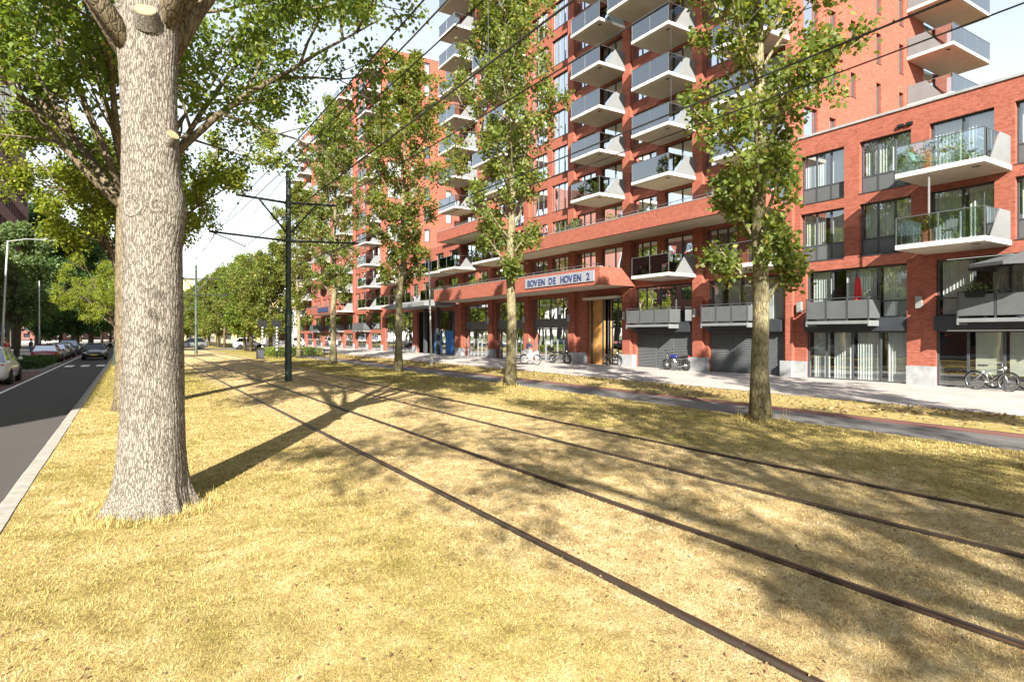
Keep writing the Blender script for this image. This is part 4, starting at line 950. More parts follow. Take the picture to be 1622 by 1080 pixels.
# ---------------------------------------------------------------- overhead line poles and wires
XT1, XT2 = 4.3, 7.93
def line_pole(y, label, h=9.5):
    o = thing('line_pole', label, 'pole', (6.15, y, 0), group='overhead line poles')
    m = MB(); m.lathe([(.19, -.1), (.19, .02), (.155, .06), (.15, 3.2), (.145, 3.25), (.125, 3.3), (.115, 9.0), (.115, h)], 14); m.build('mast', 'pole_green', o, smooth=True)
    MB().lathe([(.12, h), (.12, h+.02), (.03, h+.07)], 12).build('cap', 'pole_green', o)
    for s_ in (-1, 1):
        a = MB(); a.tube([(0, 0, 8.08), (s_*2.2, 0, 8.2)], .06, 6); a.build('cross_arm', 'arm_dark', o)
        MB().tube([(s_*.1, 0, 6.75), (s_*1.25, 0, 8.12)], .045, 6).build('strut', 'arm_dark', o)
        b = MB().tube([(s_*.1, 0, 6.36), (s_*3.25, 0, 6.5)], .05, 6).build('steady_arm', 'arm_dark', o)
        MB().tube([(s_*3.1, 0, 6.46), (s_*2.4, .1, 6.22), (s_*1.8, .1, 5.98)], .025, 5).build('registration_arm', 'arm_dark', b)
        for dz in (8.26,): MB().lathe([(.03, 0), (.06, .03), (.04, .06), (.06, .09), (.03, .12)], 8, (s_*1.9, 0, dz-.05)).build('insulator', 'insulator', a and o)
    MB().box(-.17, .17, -.17, .17, 6.30, 6.42).build('clamp', 'pole_green', o); MB().box(-.15, .15, -.15, .15, 8.02, 8.14).build('clamp', 'pole_green', o)
    return o
PY = [-14, 29.0, 74.0, 112.0, 150.0]
line_pole(29.0, 'tall green overhead line pole between the tracks, nearest in view')
line_pole(74.0, 'second green overhead line pole, farther along the tracks')
line_pole(112.0, 'third green overhead line pole, small by the far trees')
line_pole(-14.0, 'green overhead line pole behind the camera')
def wire(label, pts, r=.011, name='overhead_wire', cat='wire'): 
    return tag(MB().tube(pts, r, 5).build(name, 'cable'), label, cat, group='overhead tram wires')
def span(y0, y1, x, z, sag, n=14): return [(x, y0+(y1-y0)*i/n, z-sag*4*(i/n)*(1-i/n)) for i in range(n+1)]
for x, nm in ((XT1, 'the track by the big trunk'), (XT2, 'the track by the slim trees')):
    mw = []; cw = []
    for a, b in zip(PY[:-1], PY[1:]):
        q = span(a, b, x, 8.24, .4); mw += q if not mw else q[1:]; q = span(a, b, x, 5.95, .04); cw += q if not cw else q[1:]
    wire('sagging carrier wire over '+nm, mw, .017); c_ = wire('straight contact wire over '+nm, cw, .016)
    for a, b in zip(PY[:-1], PY[1:]):
        for f in np.linspace(.1, .9, 9):
            y = a+(b-a)*f; MB().tube([(x, y, 5.95-.16*f*(1-f)), (x, y, 8.24-.4*4*f*(1-f))], .006, 4).build('dropper', 'cable', c_)
        for f in (.04, .5, .96): MB().ball((x, a+(b-a)*f, 8.24-.4*4*f*(1-f)), .06, 6, 4).build('insulator', 'insulator', c_)
fw = []
for a, b in zip(PY[:-1], PY[1:]): q = span(a, b, 6.15, 9.42, .5); fw += q if not fw else q[1:]
wire('feeder cable strung along the tops of the green poles', fw, .017)
for x in (3.2, 9.1):
    fw = []
    for a, b in zip(PY[:-1], PY[1:]): q = span(a, b, x, 6.55, .5); fw += q if not fw else q[1:]
    wire('thin feeder wire at the tips of the lower arms, '+('road side' if x < 5 else 'pavement side'), fw, .012)

# ---------------------------------------------------------------- street furniture
def lamp_post(name, label, loc, h, lean, arm, rz=0):
    o = thing(name, label, 'lamp', loc, rz); q = [(0, 0, -.1), (lean*.3, 0, h*.35), (lean*.7, 0, h*.75), (lean, 0, h)]
    m = MB(); m.tube(q, [.085, .07, .055, .045], 10); m.build('post', 'pole_grey', o, smooth=True)
    MB().lathe([(.12, -.05), (.12, .5), (.08, .56)], 10).build('base', 'pole_grey', o)
    if arm:
        MB().tube([(lean, 0, h-.05), (lean+arm*.5, 0, h+.18), (lean+arm, 0, h+.22)], .03, 6).build('arm', 'pole_grey', o)
        MB().prism([(arm+lean-.1, h+.16), (arm+lean+.6, h+.2), (arm+lean+.55, h+.3), (arm+lean, h+.3)], 'y', -.13, .13).build('lamp_head', 'pole_grey', o)
    return o
lamp_post('street_lamp', 'slim pale lamp post leaning in the leaf strip before the pale canopy', (17.8, 39.0, 0), 7.4, -.35, 0, R(32))
lamp_post('street_lamp', 'grey lamp post with a side arm by the planted island', (-6.3, 46.0, 0), 7.6, .3, 1.7, R(10))
lamp_post('street_lamp', 'dark thin lamp post in front of the pale young tree', (-6.9, 70, 0), 7.0, 0, 0, 0)
# traffic lights with black and white banded poles
def signal(label, x, y):
    o = thing('traffic_light', label, 'traffic light', (x, y, 0), group='banded traffic lights'); hh = 3.0
    MB().lathe([(.06, -.05), (.055, hh)], 10).build('pole', 'black_plastic', o)
    for i in range(8): MB().lathe([(.063, .7+i*.28), (.063, .7+i*.28+.14)], 10).build('white_band', 'white_paint', o)
    for s_, zz in ((-1, 3.05), (1, 2.95)):
        hd = MB().box(.05 if s_ > 0 else -.38, .38 if s_ > 0 else -.05, -.12, .12, zz-.25, zz+.42).build('signal_head', 'black_plastic', o)
        for k in range(3): MB().disc((s_*.215, -.13, zz-.12+k*.2), 'y', .075, .03, 10).build('lens', 'black_plastic', hd)
    return o
signal('traffic light with black and white banded pole, beside the black box', 10.0, 57.5); signal('traffic light with black and white banded pole, beside the railing', 11.1, 57.0)
o = thing('signal_cabinet', 'small black control box in the grass below the traffic light', 'cabinet', (9.6, 56.2, 0)); MB().box(-.3, .3, -.2, .2, 0, .85).build('body', 'black_plastic', o); MB().box(-.33, .33, -.23, .23, .85, .92).build('lid', 'black_plastic', o); MB().box(-.26, .26, -.215, -.2, .08, .8).build('door', 'window_frame', o)
o = thing('railing', 'low black metal railing at the end of the grass by the crossing', 'railing', (13.0, 55.6, 0))
MB().box(-1.9, 1.9, -.02, .02, .82, .87).build('top_rail', 'black_plastic', o); MB().box(-1.9, 1.9, -.015, .015, .12, .16).build('bottom_rail', 'black_plastic', o)
for i in range(5): MB().box(-1.93+i*.95, -1.87+i*.95, -.03, .03, 0, .82).build('post', 'black_plastic', o)
for i in range(24): MB().box(-1.84+i*.158, -1.82+i*.158, -.01, .01, .16, .82).build('bar', 'black_plastic', o)
# bollards at the zebra
for i, (y, h, lb) in enumerate(((52.5, 1.3, 'tall dark green post at the kerb by the zebra blocks'), (50.2, .75, 'short dark bollard at the kerb before the tall post'), (55.5, .8, 'dark bollard at the kerb behind the tall post'))):
    o = thing('bollard', lb, 'bollard', (-.85, y, 0), group='posts at the kerb'); MB().lathe([(.11, -.05), (.11, .05), (.085, .08), (.08, h-.1)], 12).build('post', 'pole_green', o); MB().lathe([(.09, h-.1), (.095, h-.05), (.05, h)], 12).build('cap', 'pole_green', o)

# ---------------------------------------------------------------- vehicles
def wheel_meshes(r=.32, w=.21):
    def ty(): return MB().lathe([(r*.62, -w/2), (r*.93, -w/2), (r, -w*.36), (r, w*.36), (r*.93, w/2), (r*.62, w/2)], 22).mesh('tyre', 'rubber', True)
    def rim():
        m = MB(); m.lathe([(r*.64, -w*.3), (r*.64, w*.34), (r*.58, w*.42), (r*.58, w*.2)], 20)
        for k in range(5):
            a = 2*math.pi*k/5; m.add([(0.12*r*math.cos(a+1.5), .12*r*math.sin(a+1.5), w*.35), (.12*r*math.cos(a-1.5), .12*r*math.sin(a-1.5), w*.35), (.6*r*math.cos(a-.22), .6*r*math.sin(a-.22), w*.40), (.6*r*math.cos(a+.22), .6*r*math.sin(a+.22), w*.40)], [(0, 1, 2, 3)])
        m.lathe([(r*.16, w*.1), (r*.14, w*.42), (.02, w*.44)], 10); return m.mesh('rim', 'steel', False)
    return cached(('ty', r, w), ty), cached(('rim', r, w), rim)
def car(label, loc, rz, colr, suv=False, group=None):
    """x forward"""
    o = thing('parked_car' if group else 'moving_car', label, 'car', loc, rz, group); W = .88 if not suv else .92
    h = 1.0 if not suv else 1.12
    # lower body stations: x, bottom, belt height, half width, front rounding
    st = [(-2.12, .38, .72*h, .66), (-2.08, .30, .86*h, .80), (-1.85, .24, .93*h, .87), (-1.2, .20, .94*h, .88), (0, .19, .92*h, .88), (.85, .20, .90*h, .88), (1.35, .21, .83*h, .87), (1.8, .24, .74*h, .84), (2.05, .28, .66*h, .76), (2.14, .36, .56*h, .60)]
    def body():
        m = MB(); n = 0; vs = []
        for (x, zb, zt, w) in st:
            w *= W/.88; sec = [(0, zb), (w*.86, zb), (w*.97, zb+.10), (w, (zb+zt)*.52), (w*.975, zt-.10), (w*.90, zt-.015), (0, zt+.03)]
            full = sec+[(-a, b) for a, b in sec[-2:0:-1]]; n = len(full); vs += [(x, a, b) for a, b in full]
        fs = [(i*n+k, i*n+(k+1) % n, (i+1)*n+(k+1) % n, (i+1)*n+k) for i in range(len(st)-1) for k in range(n)]+[tuple(range(n))[::-1], tuple(range((len(st)-1)*n, len(st)*n))]
        m.add(vs, fs); return m
    b = body().build('body', colr, o, smooth=True)
    zr = 1.46 if not suv else 1.66; zb = .90*h; wb, wt = W*.90, W*.68
    xr0, xr1, xf1, xf0 = (-1.95, -1.45, .15, .95) if suv else (-1.75, -1.15, .10, .98)
    roof = MB(); sec = []
    for (x, z, w) in ((xr1-.05, zr-.06, wt), (xr1+.3, zr, wt), (xf1-.4, zr, wt), (xf1+.03, zr-.05, wt)): sec += [(x, -w, z-.03), (x, -w*.7, z+.01), (x, w*.7, z+.01), (x, w, z-.03)]
    roof.add(sec, [(4*i+k, 4*i+k+1, 4*i+4+k+1, 4*i+4+k) for i in range(3) for k in range(3)]); roof.build('roof', colr, o, smooth=True)
    z2 = zr-.07
    MB().quad((xf0, -wb, zb), (xf0, wb, zb), (xf1, wt, z2), (xf1, -wt, z2)).build('windscreen', 'car_glass', o)
    MB().quad((xr0, -wb, zb), (xr0, wb, zb), (xr1, wt, z2), (xr1, -wt, z2)).build('rear_window', 'car_glass', o)
    for s_ in (-1, 1):
        xm = -.45
        for (a0, a1, b0, b1) in ((xm+.04, xf0-.06, xm+.04, xf1-.05), (xr0+.08, xm-.04, xr1+.06, xm-.04)):
            MB().quad((a0, s_*wb, zb), (a1, s_*wb, zb), (b1, s_*wt, z2), (b0, s_*wt, z2)).build('side_window', 'car_glass', o)
        p = MB(); p.tube([(xf0, s_*wb, zb), (xf1, s_*wt, z2), (xr1, s_*wt, z2), (xr0, s_*wb, zb)], .035, 6); p.tube([(xm, s_*wb, zb), (xm, s_*wt, z2)], .04, 6); p.build('pillar', colr, o)
        mr = MB(); mr.ball((.72, s_*(W+.08), zb+.08), (.07, .10, .08), 8, 5); mr.build('mirror', colr, o, smooth=True)
        MB().ball((1.93, s_*.60*W/.88, .62*h), (.16, .17, .075), 10, 6).build('headlight', 'lens_white', o, smooth=True)
        MB().ball((-2.03, s_*.66*W/.88, .78*h), (.08, .14, .08), 8, 5).build('tail_light', 'lens_red', o, smooth=True)
        for x in (-1.32, 1.32):
            MB().disc((x, s_*(W-.06), .33), 'y', .385, .16, 20).build('wheel_arch', 'black_plastic', o)
            t_, rm = wheel_meshes(); wh = mk('wheel', t_, o, (x, s_*(W-.07), .32)); wh.rotation_euler = (R(-90*s_), 0, 0); mk('rim', rm, wh)
    MB().box(2.10, 2.16, -.42, .42, .36, .50).build('grille', 'black_plastic', o); MB().box(2.15, 2.175, -.26, .26, .40, .50).build('number_plate', 'plate_yellow', o); MB().box(-2.16, -2.12, -.26, .26, .50, .61).build('number_plate', 'plate_yellow', o)
    ins = MB(); ins.box(-1.6, .9, -.7, .7, .5, zb-.02); ins.build('seats', 'seat_black', o)
    return o
G_C = 'cars parked along the road'
car('white hatchback car parked nearest, cut by the picture edge', (-5.35, 36.2, -.096), R(90), 'car_white', True, G_C)
car('dark car driving towards the camera over the road', (-2.55, 66, -.10), R(-90), 'car_black', False)
car('dark red car parked behind the planted island', (-5.5, 61, -.096), R(90), 'car_red', False, G_C)
car('silver car parked behind the dark red car', (-5.5, 68.5, -.096), R(90), 'car_silver', False, G_C)
car('grey car third in the parked line beyond the island', (-5.5, 75, -.096), R(90), 'car_grey', False, G_C)
car('blue car fourth in the parked line beyond the island', (-5.5, 83, -.096), R(90), 'car_blue', True, G_C)
car('white car at the far end of the road', (-1.2, 128, -.05), R(150), 'car_white', False, G_C)
car('grey car standing in the shade across the pavement behind the white one', (-8.6, 49, 0), R(90), 'car_blue', True, G_C)
car('pale car on the cross street under the far trees', (15.0, 97, .01), R(0), 'car_white', True, G_C)
car('dark car on the cross street behind the line pole', (7.5, 98.5, .01), R(180), 'car_grey', True, G_C)
car('white van like car parked before the white building', (25.2, 112, .01), R(-90), 'car_white', True, G_C)

def spoked(m, c, r, n, rr=.003):
    for k in range(n):
        a = 2*math.pi*k/n; m.tube([(c[0]+.03*math.cos(a), c[1]+.02*(-1)**k, c[2]+.03*math.sin(a)), (c[0]+r*math.cos(a+.1), c[1], c[2]+r*math.sin(a+.1))], rr, 3, cap=False)
def bicycle(label, loc, rz, frame='chrome', basket=False):
    """x forward, upright"""
    o = thing('bicycle', label, 'bicycle', loc, rz); rw = .34
    for x in (-.53, .53):
        w = mk('wheel', cached('bw', lambda: MB().ring((0, 0, 0), 'y', .335, .019, 28, 6).mesh('wheel', 'rubber', True)), o, (x, 0, rw))
        mk('rim', cached('brim', lambda: MB().ring((0, 0, 0), 'y', .308, .012, 28, 5).mesh('rim', 'chrome', True)), w)
        def sp():
            m = MB(); spoked(m, (0, 0, 0), .305, 20); m.disc((0, 0, 0), 'y', .03, .1, 8); return m.mesh('spokes', 'chrome')
        mk('spokes', cached('bsp', sp), w)
        m = MB(); m.tube([(x+.375*math.cos(a), 0, rw+.375*math.sin(a)) for a in np.linspace(R(20), R(160) if x > 0 else R(175), 10)], .02, 5); m.build('mudguard', 'black_plastic', o)
    f = MB(); bb = (-.08, 0, .30); st = (-.22, 0, .78); hd = (.36, 0, .80); ht = (.34, 0, .92)
    for a, b in ((bb, st), (bb, (.38, 0, .70)), ((-.20, 0, .70), hd), ((-.53, .05, rw), bb), ((-.53, -.05, rw), bb), ((-.53, .05, rw), (-.21, 0, .74)), ((-.53, -.05, rw), (-.21, 0, .74)), ((.39, 0, .66), ht), ((.385, 0, .66), (.53, .05, rw)), ((.385, 0, .66), (.53, -.05, rw))): f.tube([a, b], .017, 8)
    f.build('frame', frame, o, smooth=True)
    MB().tube([st, (-.25, 0, .90)], .013, 6).build('seat_post', 'chrome', o); MB().prism([(-.42, -.09), (-.42, .09), (-.25, .05), (-.12, .025), (-.12, -.025), (-.25, -.05)], 'z', .90, .96).build('saddle', 'seat_black', o)
    h_ = MB(); h_.tube([ht, (.33, 0, 1.02)], .014, 6); h_.tube([(.20, -.30, 1.04), (.33, -.20, 1.06), (.35, 0, 1.02), (.33, .20, 1.06), (.20, .30, 1.04)], .012, 6); h_.build('handlebar', 'chrome', o)
    cr = MB(); cr.disc((-.08, .05, .30), 'y', .10, .01, 18); cr.tube([(-.08, .07, .30), (.02, .08, .17)], .012, 5); cr.tube([(-.08, -.07, .30), (-.18, -.08, .43)], .012, 5); cr.box(-.03, .07, .08, .17, .155, .175); cr.box(-.23, -.13, -.17, -.08, .425, .445); cr.build('crank', 'steel', o)
    MB().box(-.78, -.32, -.07, .07, .74, .76).build('carrier', 'steel', o); MB().ball((.43, 0, .86), (.05, .05, .05), 8, 6).build('lamp', 'lens_white', o)
    if basket:
        m = MB(); m.box(.42, .72, -.18, .18, .78, .80)
        for a in (.42, .705): m.box(a, a+.015, -.18, .18, .80, 1.02)
        for b in (-.18, .165): m.box(.435, .705, b, b+.015, .80, 1.02)
        m.build('basket', 'wood_slat', o)
    return o
b_ = bicycle('pale grey bicycle leaning by the glazed doors below the dark parasol', (27.35, 9.9, .012), R(-92), 'chrome'); b_.rotation_euler[0] = R(0)
bicycle('dark bicycle parked beside the glazed entrance', (27.6, 31.3, .012), R(-90), 'black_plastic')
def motorbike(label, loc, rz, body, dark=False):
    o = thing('motorbike' if not dark else 'moped', label, 'motorbike' if not dark else 'moped', loc, rz, ); rw = .30
    for x in (-.66, .66):
        w = mk('wheel', cached('mw', lambda: MB().ring((0, 0, 0), 'y', .245, .062, 24, 8).mesh('wheel', 'rubber', True)), o, (x, 0, rw)); 
        def rim():
            m = MB(); m.ring((0, 0, 0), 'y', .19, .02, 22, 6); m.disc((0, 0, 0), 'y', .05, .14, 10); m.disc((0, .06, 0), 'y', .13, .006, 16)
            for k in range(6): a = k*math.pi/3; m.tube([(0, 0, 0), (.19*math.cos(a), 0, .19*math.sin(a))], .012, 5)
            return m.mesh('rim', 'steel', True)
        mk('rim', cached('mrim', rim), w)
    m = MB(); m.tube([(.66, .09, rw), (.46, .09, .86)], .024, 8); m.tube([(.66, -.09, rw), (.46, -.09, .86)], .024, 8); m.build('fork', 'chrome', o)
    m = MB(); m.tube([(.44, 0, .84), (.15, 0, .62), (-.25, 0, .60), (-.66, .08, rw)], .03, 8); m.tube([(.44, 0, .78), (.2, 0, .3), (-.2, 0, .28), (-.3, 0, .6), (-.66, -.08, rw)], .026, 8); m.build('frame', 'black_plastic', o)
    m = MB(); m.box(-.16, .22, -.15, .15, .26, .50); m.tube([(.04, 0, .45), (.16, 0, .66)], .10, 10); m.disc((-.04, .16, .36), 'y', .11, .04, 12); m.build('engine', 'steel', o)
    m = MB(); m.ball((.14, 0, .80), (.30, .15, .14), 12, 8); m.build('tank', body, o, smooth=True)
    m = MB(); m.prism([(-.86, .86), (-.62, .80), (-.14, .74), (-.10, .80), (-.40, .86), (-.84, .93)], 'y', -.12, .12); m.build('seat', 'seat_black', o)
    m = MB(); m.prism([(-.92, .80), (-.45, .70), (-.3, .76), (-.9, .87)], 'y', -.10, .10); m.build('tail', 'black_plastic', o); MB().ball((-.93, 0, .84), (.04, .08, .05), 8, 5).build('tail_light', 'lens_red', o)
    m = MB(); m.tube([(.36, -.36, 1.02), (.42, -.2, 1.0), (.44, 0, .94), (.42, .2, 1.0), (.36, .36, 1.02)], .014, 6); m.build('handlebar', 'black_plastic', o)
    for s_ in (-1, 1):
        m = MB(); m.tube([(.42, s_*.26, 1.0), (.44, s_*.32, 1.16)], .008, 5); m.ball((.44, s_*.33, 1.19), (.02, .06, .04), 8, 5); m.build('mirror', 'black_plastic', o)
    MB().ball((.56, 0, .88), (.09, .10, .10), 10, 7).build('headlight', 'chrome', o, smooth=True)
    MB().tube([(.12, .12, .40), (.05, .17, .22), (-.4, .18, .26), (-.78, .19, .36)], [.022, .03, .05, .055], 8).build('exhaust', 'chrome', o, smooth=True)
    for x in (.66, -.66): MB().tube([(x+.33*math.cos(a), 0, rw+.33*math.sin(a)) for a in np.linspace(R(40), R(150), 8)], .045, 6).build('mudguard', 'black_plastic', o)
    MB().tube([(-.05, .1, .28), (-.02, .28, .0)], .012, 5).build('side_stand', 'black_plastic', o)
    if dark: MB().box(-1.02, -.70, -.19, .19, .92, 1.18).build('top_box', 'black_plastic', o); MB().prism([(.50, .55), (.62, .95), (.52, 1.28), (.49, 1.28), (.56, .95), (.44, .55)], 'y', -.2, .2).build('windshield', 'black_plastic', o)
    return o
m1 = motorbike('blue and silver motorbike parked before the louvred garage door and brick pier', (27.2, 25.3, .012), R(97), 'blue_paint'); m1.rotation_euler[0] = R(-6)
motorbike('black moped with windshield and top box parked by the wide brick pillar', (26.6, 35.9, .012), R(-70), 'black_plastic', True)

# ---------------------------------------------------------------- people (one skinned body each, clothes as children)
def skinned(name, joints, edges, mat, parent, sub=2):
    me = bpy.data.meshes.new(name); names = list(joints); me.from_pydata([joints[n][0] for n in names], [(names.index(a), names.index(b)) for a, b in edges], []); me.materials.append(MATS[mat])
    o = mk(name, me, parent); md = o.modifiers.new('skin', 'SKIN'); md.use_smooth_shade = True
    for i, n in enumerate(names):
        r_ = joints[n][1]; sv = me.skin_vertices[0].data[i]; sv.radius = r_ if hasattr(r_, '__len__') else (r_, r_); sv.use_root = i == 0
    o.modifiers.new('subdivision', 'SUBSURF').render_levels = sub; return o
def person(label, loc, rz, J, top, legs, hair, long_hair=True, k=1.0):
    """J: joint name -> position, x forward; l/r pairs"""
    o = thing('person', label, 'person', loc, rz); o.scale = (k, k, k)
    rad = dict(pelvis=.13, waist=.115, chest=(.15, .12), neck=.05, head0=.07, head1=.095, head2=.085, sl=.055, sr=.055, el=.042, er=.042, wl=.03, wr=.03, hl=.085, hr=.085, kl=.06, kr=.06, al=.042, ar=.042, fl=.035, fr=.035)
    E = [('pelvis', 'waist'), ('waist', 'chest'), ('chest', 'neck'), ('neck', 'head0'), ('head0', 'head1'), ('head1', 'head2')]
    for s_ in 'lr': E += [('chest', 's'+s_), ('s'+s_, 'e'+s_), ('e'+s_, 'w'+s_), ('pelvis', 'h'+s_), ('h'+s_, 'k'+s_), ('k'+s_, 'a'+s_), ('a'+s_, 'f'+s_)]
    jj = {n: (J[n], rad[n]) for n in ['pelvis']+[x for x in J if x != 'pelvis']}
    # fingers: five short chains rooted in each palm
    for s_ in 'lr':
        w, e = Vector(J['w'+s_]), Vector(J['e'+s_]); d = (w-e).normalized(); sd = d.cross(Vector((0, 0, 1))).normalized(); pl = w+d*.07; jj['p'+s_] = (tuple(pl), (.038, .022)); E.append(('w'+s_, 'p'+s_))
        for q in range(5):
            of = (-.036+.018*q) if q else -.05; L = (.045, .075, .08, .074, .058)[q]; b0 = pl+sd*of*.9; jj[f'f{q}a{s_}'] = (tuple(b0+d*L*.4), .010); jj[f'f{q}b{s_}'] = (tuple(b0+d*L+Vector((0, 0, -.025))), .008); E += [('p'+s_, f'f{q}a{s_}'), (f'f{q}a{s_}', f'f{q}b{s_}')]
    skinned('body', jj, E, 'skin', o)
    def clothes(name, keys, grow, mat):
        c = {n: (J[n], tuple(x+grow for x in rad[n]) if hasattr(rad[n], '__len__') else rad[n]+grow) for n in keys}
        return skinned(name, c, [e for e in E if e[0] in c and e[1] in c], mat, o)
    clothes('shirt', ['chest', 'waist', 'pelvis', 'sl', 'sr', 'el', 'er'], .018, top); clothes('trousers', ['pelvis', 'hl', 'hr', 'kl', 'kr', 'al', 'ar'], .014, legs); 
    for s_ in 'lr':
        a, f_ = Vector(J['a'+s_]), Vector(J['f'+s_]); skinned('shoe', {'a': (tuple(a+(f_-a)*.1+Vector((0, 0, -.03))), .045), 'b': (tuple(f_+Vector((0, 0, -.005))), .042)}, [('a', 'b')], 'black_plastic', o, 1)
    hd = Vector(J['head1']); up = (Vector(J['head2'])-Vector(J['head0'])).normalized()
    hb = MB(); hb.ball(tuple(hd+up*.045+Vector((-.025, 0, 0))), (.108, .098, .105), 12, 8)
    if long_hair: hb.ball(tuple(hd+Vector((-.07, 0, -.10))), (.06, .085, .15), 10, 7)
    hb.build('hair', hair, o, smooth=True)
    fx = hd+Vector((.092, 0, 0)); fb = MB(); fb.ball(tuple(fx+Vector((.008, 0, -.01))), (.02, .013, .022), 8, 5); fb.build('nose', 'skin', o, smooth=True)
    for s_ in (-1, 1):
        MB().ball(tuple(hd+Vector((.082, s_*.034, .02))), (.012, .014, .009), 8, 5).build('eye', 'black_plastic', o); MB().ball(tuple(hd+Vector((-.005, s_*.097, 0))), (.02, .012, .03), 8, 5).build('ear', 'skin', o, smooth=True)
    MB().ball(tuple(hd+Vector((.085, 0, -.05))), (.01, .026, .007), 8, 5).build('mouth', 'cloth_red', o); return o
def stand(stride=.0, arm=0.):
    J = dict(pelvis=(0, 0, .94), waist=(0, 0, 1.10), chest=(0, 0, 1.32), neck=(.0, 0, 1.47), head0=(.015, 0, 1.54), head1=(.02, 0, 1.61), head2=(.015, 0, 1.69))
    for s_, g in (('l', 1), ('r', -1)):
        f = stride*g
        J.update({'s'+s_: (0, g*.17, 1.40), 'e'+s_: (-f*.3-.02, g*.24, 1.14), 'w'+s_: (-f*.5+.05+arm, g*.23, .92+arm*.6), 'h'+s_: (0, g*.085, .88), 'k'+s_: (f*.5+.02, g*.095, .50), 'a'+s_: (f, g*.095, .09), 'f'+s_: (f+.15, g*.11, .035)})
    return J
# the cyclist
bicycle('pale bicycle ridden by the light-clad cyclist on the pavement', (23.6, 35.3, .012), R(-68), 'white_paint')
J = dict(pelvis=(-.26, 0, 1.02), waist=(-.22, 0, 1.17), chest=(-.14, 0, 1.38), neck=(-.10, 0, 1.53), head0=(-.08, 0, 1.60), head1=(-.07, 0, 1.67), head2=(-.08, 0, 1.75))
for s_, g, kn, an in (('l', 1, (.16, .09, .74), (.02, .12, .27)), ('r', -1, (.10, -.10, .93), (-.17, -.12, .54))):
    J.update({'s'+s_: (-.12, g*.17, 1.45), 'e'+s_: (.02, g*.25, 1.20), 'w'+s_: (.17, g*.28, 1.09), 'h'+s_: (-.22, g*.09, .99), 'k'+s_: kn, 'a'+s_: an, 'f'+s_: (an[0]+.13, an[1], an[2]-.07)})
person('cyclist in a pale dress and blue top riding along the pavement', (23.6, 35.3, .012), R(-68), J, 'cloth_blue', 'cloth_white', 'hair_pale')
person('person in a red top walking on the far left pavement', (-8.2, 62, 0), R(-80), stand(.22), 'cloth_red', 'cloth_dark', 'hair', False)
person('person in dark clothes standing by the parked cars', (-7.6, 71, 0), R(30), stand(.05), 'cloth_dark', 'cloth_blue', 'hair', False)
person('person in a white shirt beside the terrace parasol', (-10.2, 66, 0), R(-60), stand(.15), 'cloth_white', 'cloth_dark', 'hair')
person('person in a red jacket walking under the brown block', (-10.6, 80, 0), R(200), stand(.2), 'cloth_red', 'cloth_blue', 'hair_pale')

# ---------------------------------------------------------------- parasols, balcony furniture, plants
def parasol(label, loc, r, h, mat, pole='rail_metal', closed=False):
    o = thing('parasol', label, 'parasol', loc)
    MB().tube([(0, 0, 0), (0, 0, h)], .022, 8).build('pole', pole, o); MB().lathe([(.22, 0), (.22, .05), (.05, .08)], 14).build('base', 'cloth_dark', o)
    if closed:
        m = MB(); n = 16; prof = [(.05, h-.02), (.10, h-.25), (.13, h-.7), (.15, h-1.05), (.10, h-1.22)]; vs = []
        for (a, z) in prof: vs += [((a*(1+.22*(-1)**k))*math.cos(2*math.pi*k/n), (a*(1+.22*(-1)**k))*math.sin(2*math.pi*k/n), z) for k in range(n)]
        m.add(vs, [(i*n+k, i*n+(k+1) % n, (i+1)*n+(k+1) % n, (i+1)*n+k) for i in range(len(prof)-1) for k in range(n)]); m.build('canopy', mat, o); MB().lathe([(.135, h-.98), (.145, h-.92)], 12).build('strap', mat, o)
    else:
        m = MB(); n = 8; vs = [(0, 0, h)]
        for f in (.5, 1.0): vs += [(r*f*math.cos(2*math.pi*k/n), r*f*math.sin(2*math.pi*k/n), h-.42*f**1.2) for k in range(n)]
        vs += [(r*1.0*math.cos(2*math.pi*k/n), r*1.0*math.sin(2*math.pi*k/n), h-.42-.12) for k in range(n)]
        fs = [(0, 1+k, 1+(k+1) % n) for k in range(n)]
        for b in (1, 1+n): fs += [(b+k, b+n+k, b+n+(k+1) % n, b+(k+1) % n) for k in range(n)]
        m.add(vs, fs); m.build('canopy', mat, o)
        for k in range(n): a = 2*math.pi*k/n; MB().tube([(0, 0, h-.03), (r*.97*math.cos(a), r*.97*math.sin(a), h-.45)], .009, 4).build('rib', pole, o)
    MB().ball((0, 0, h+.03), .03, 8, 5).build('finial', pole, o); return o
parasol('folded red parasol on the small grey balcony', (27.45, 14.9, 2.72), .5, 1.95, 'cloth_red', closed=True)
parasol('open charcoal parasol over the planted grey balcony', (27.2, 8.9, 2.72), 1.7, 2.35, 'cloth_grey')
parasol('pale terrace parasol under the brown block across the road', (-11.0, 62, 0), 1.6, 2.7, 'cloth_white')
parasol('second pale terrace parasol farther under the brown block', (-11.5, 72, 0), 1.6, 2.7, 'cloth_white')
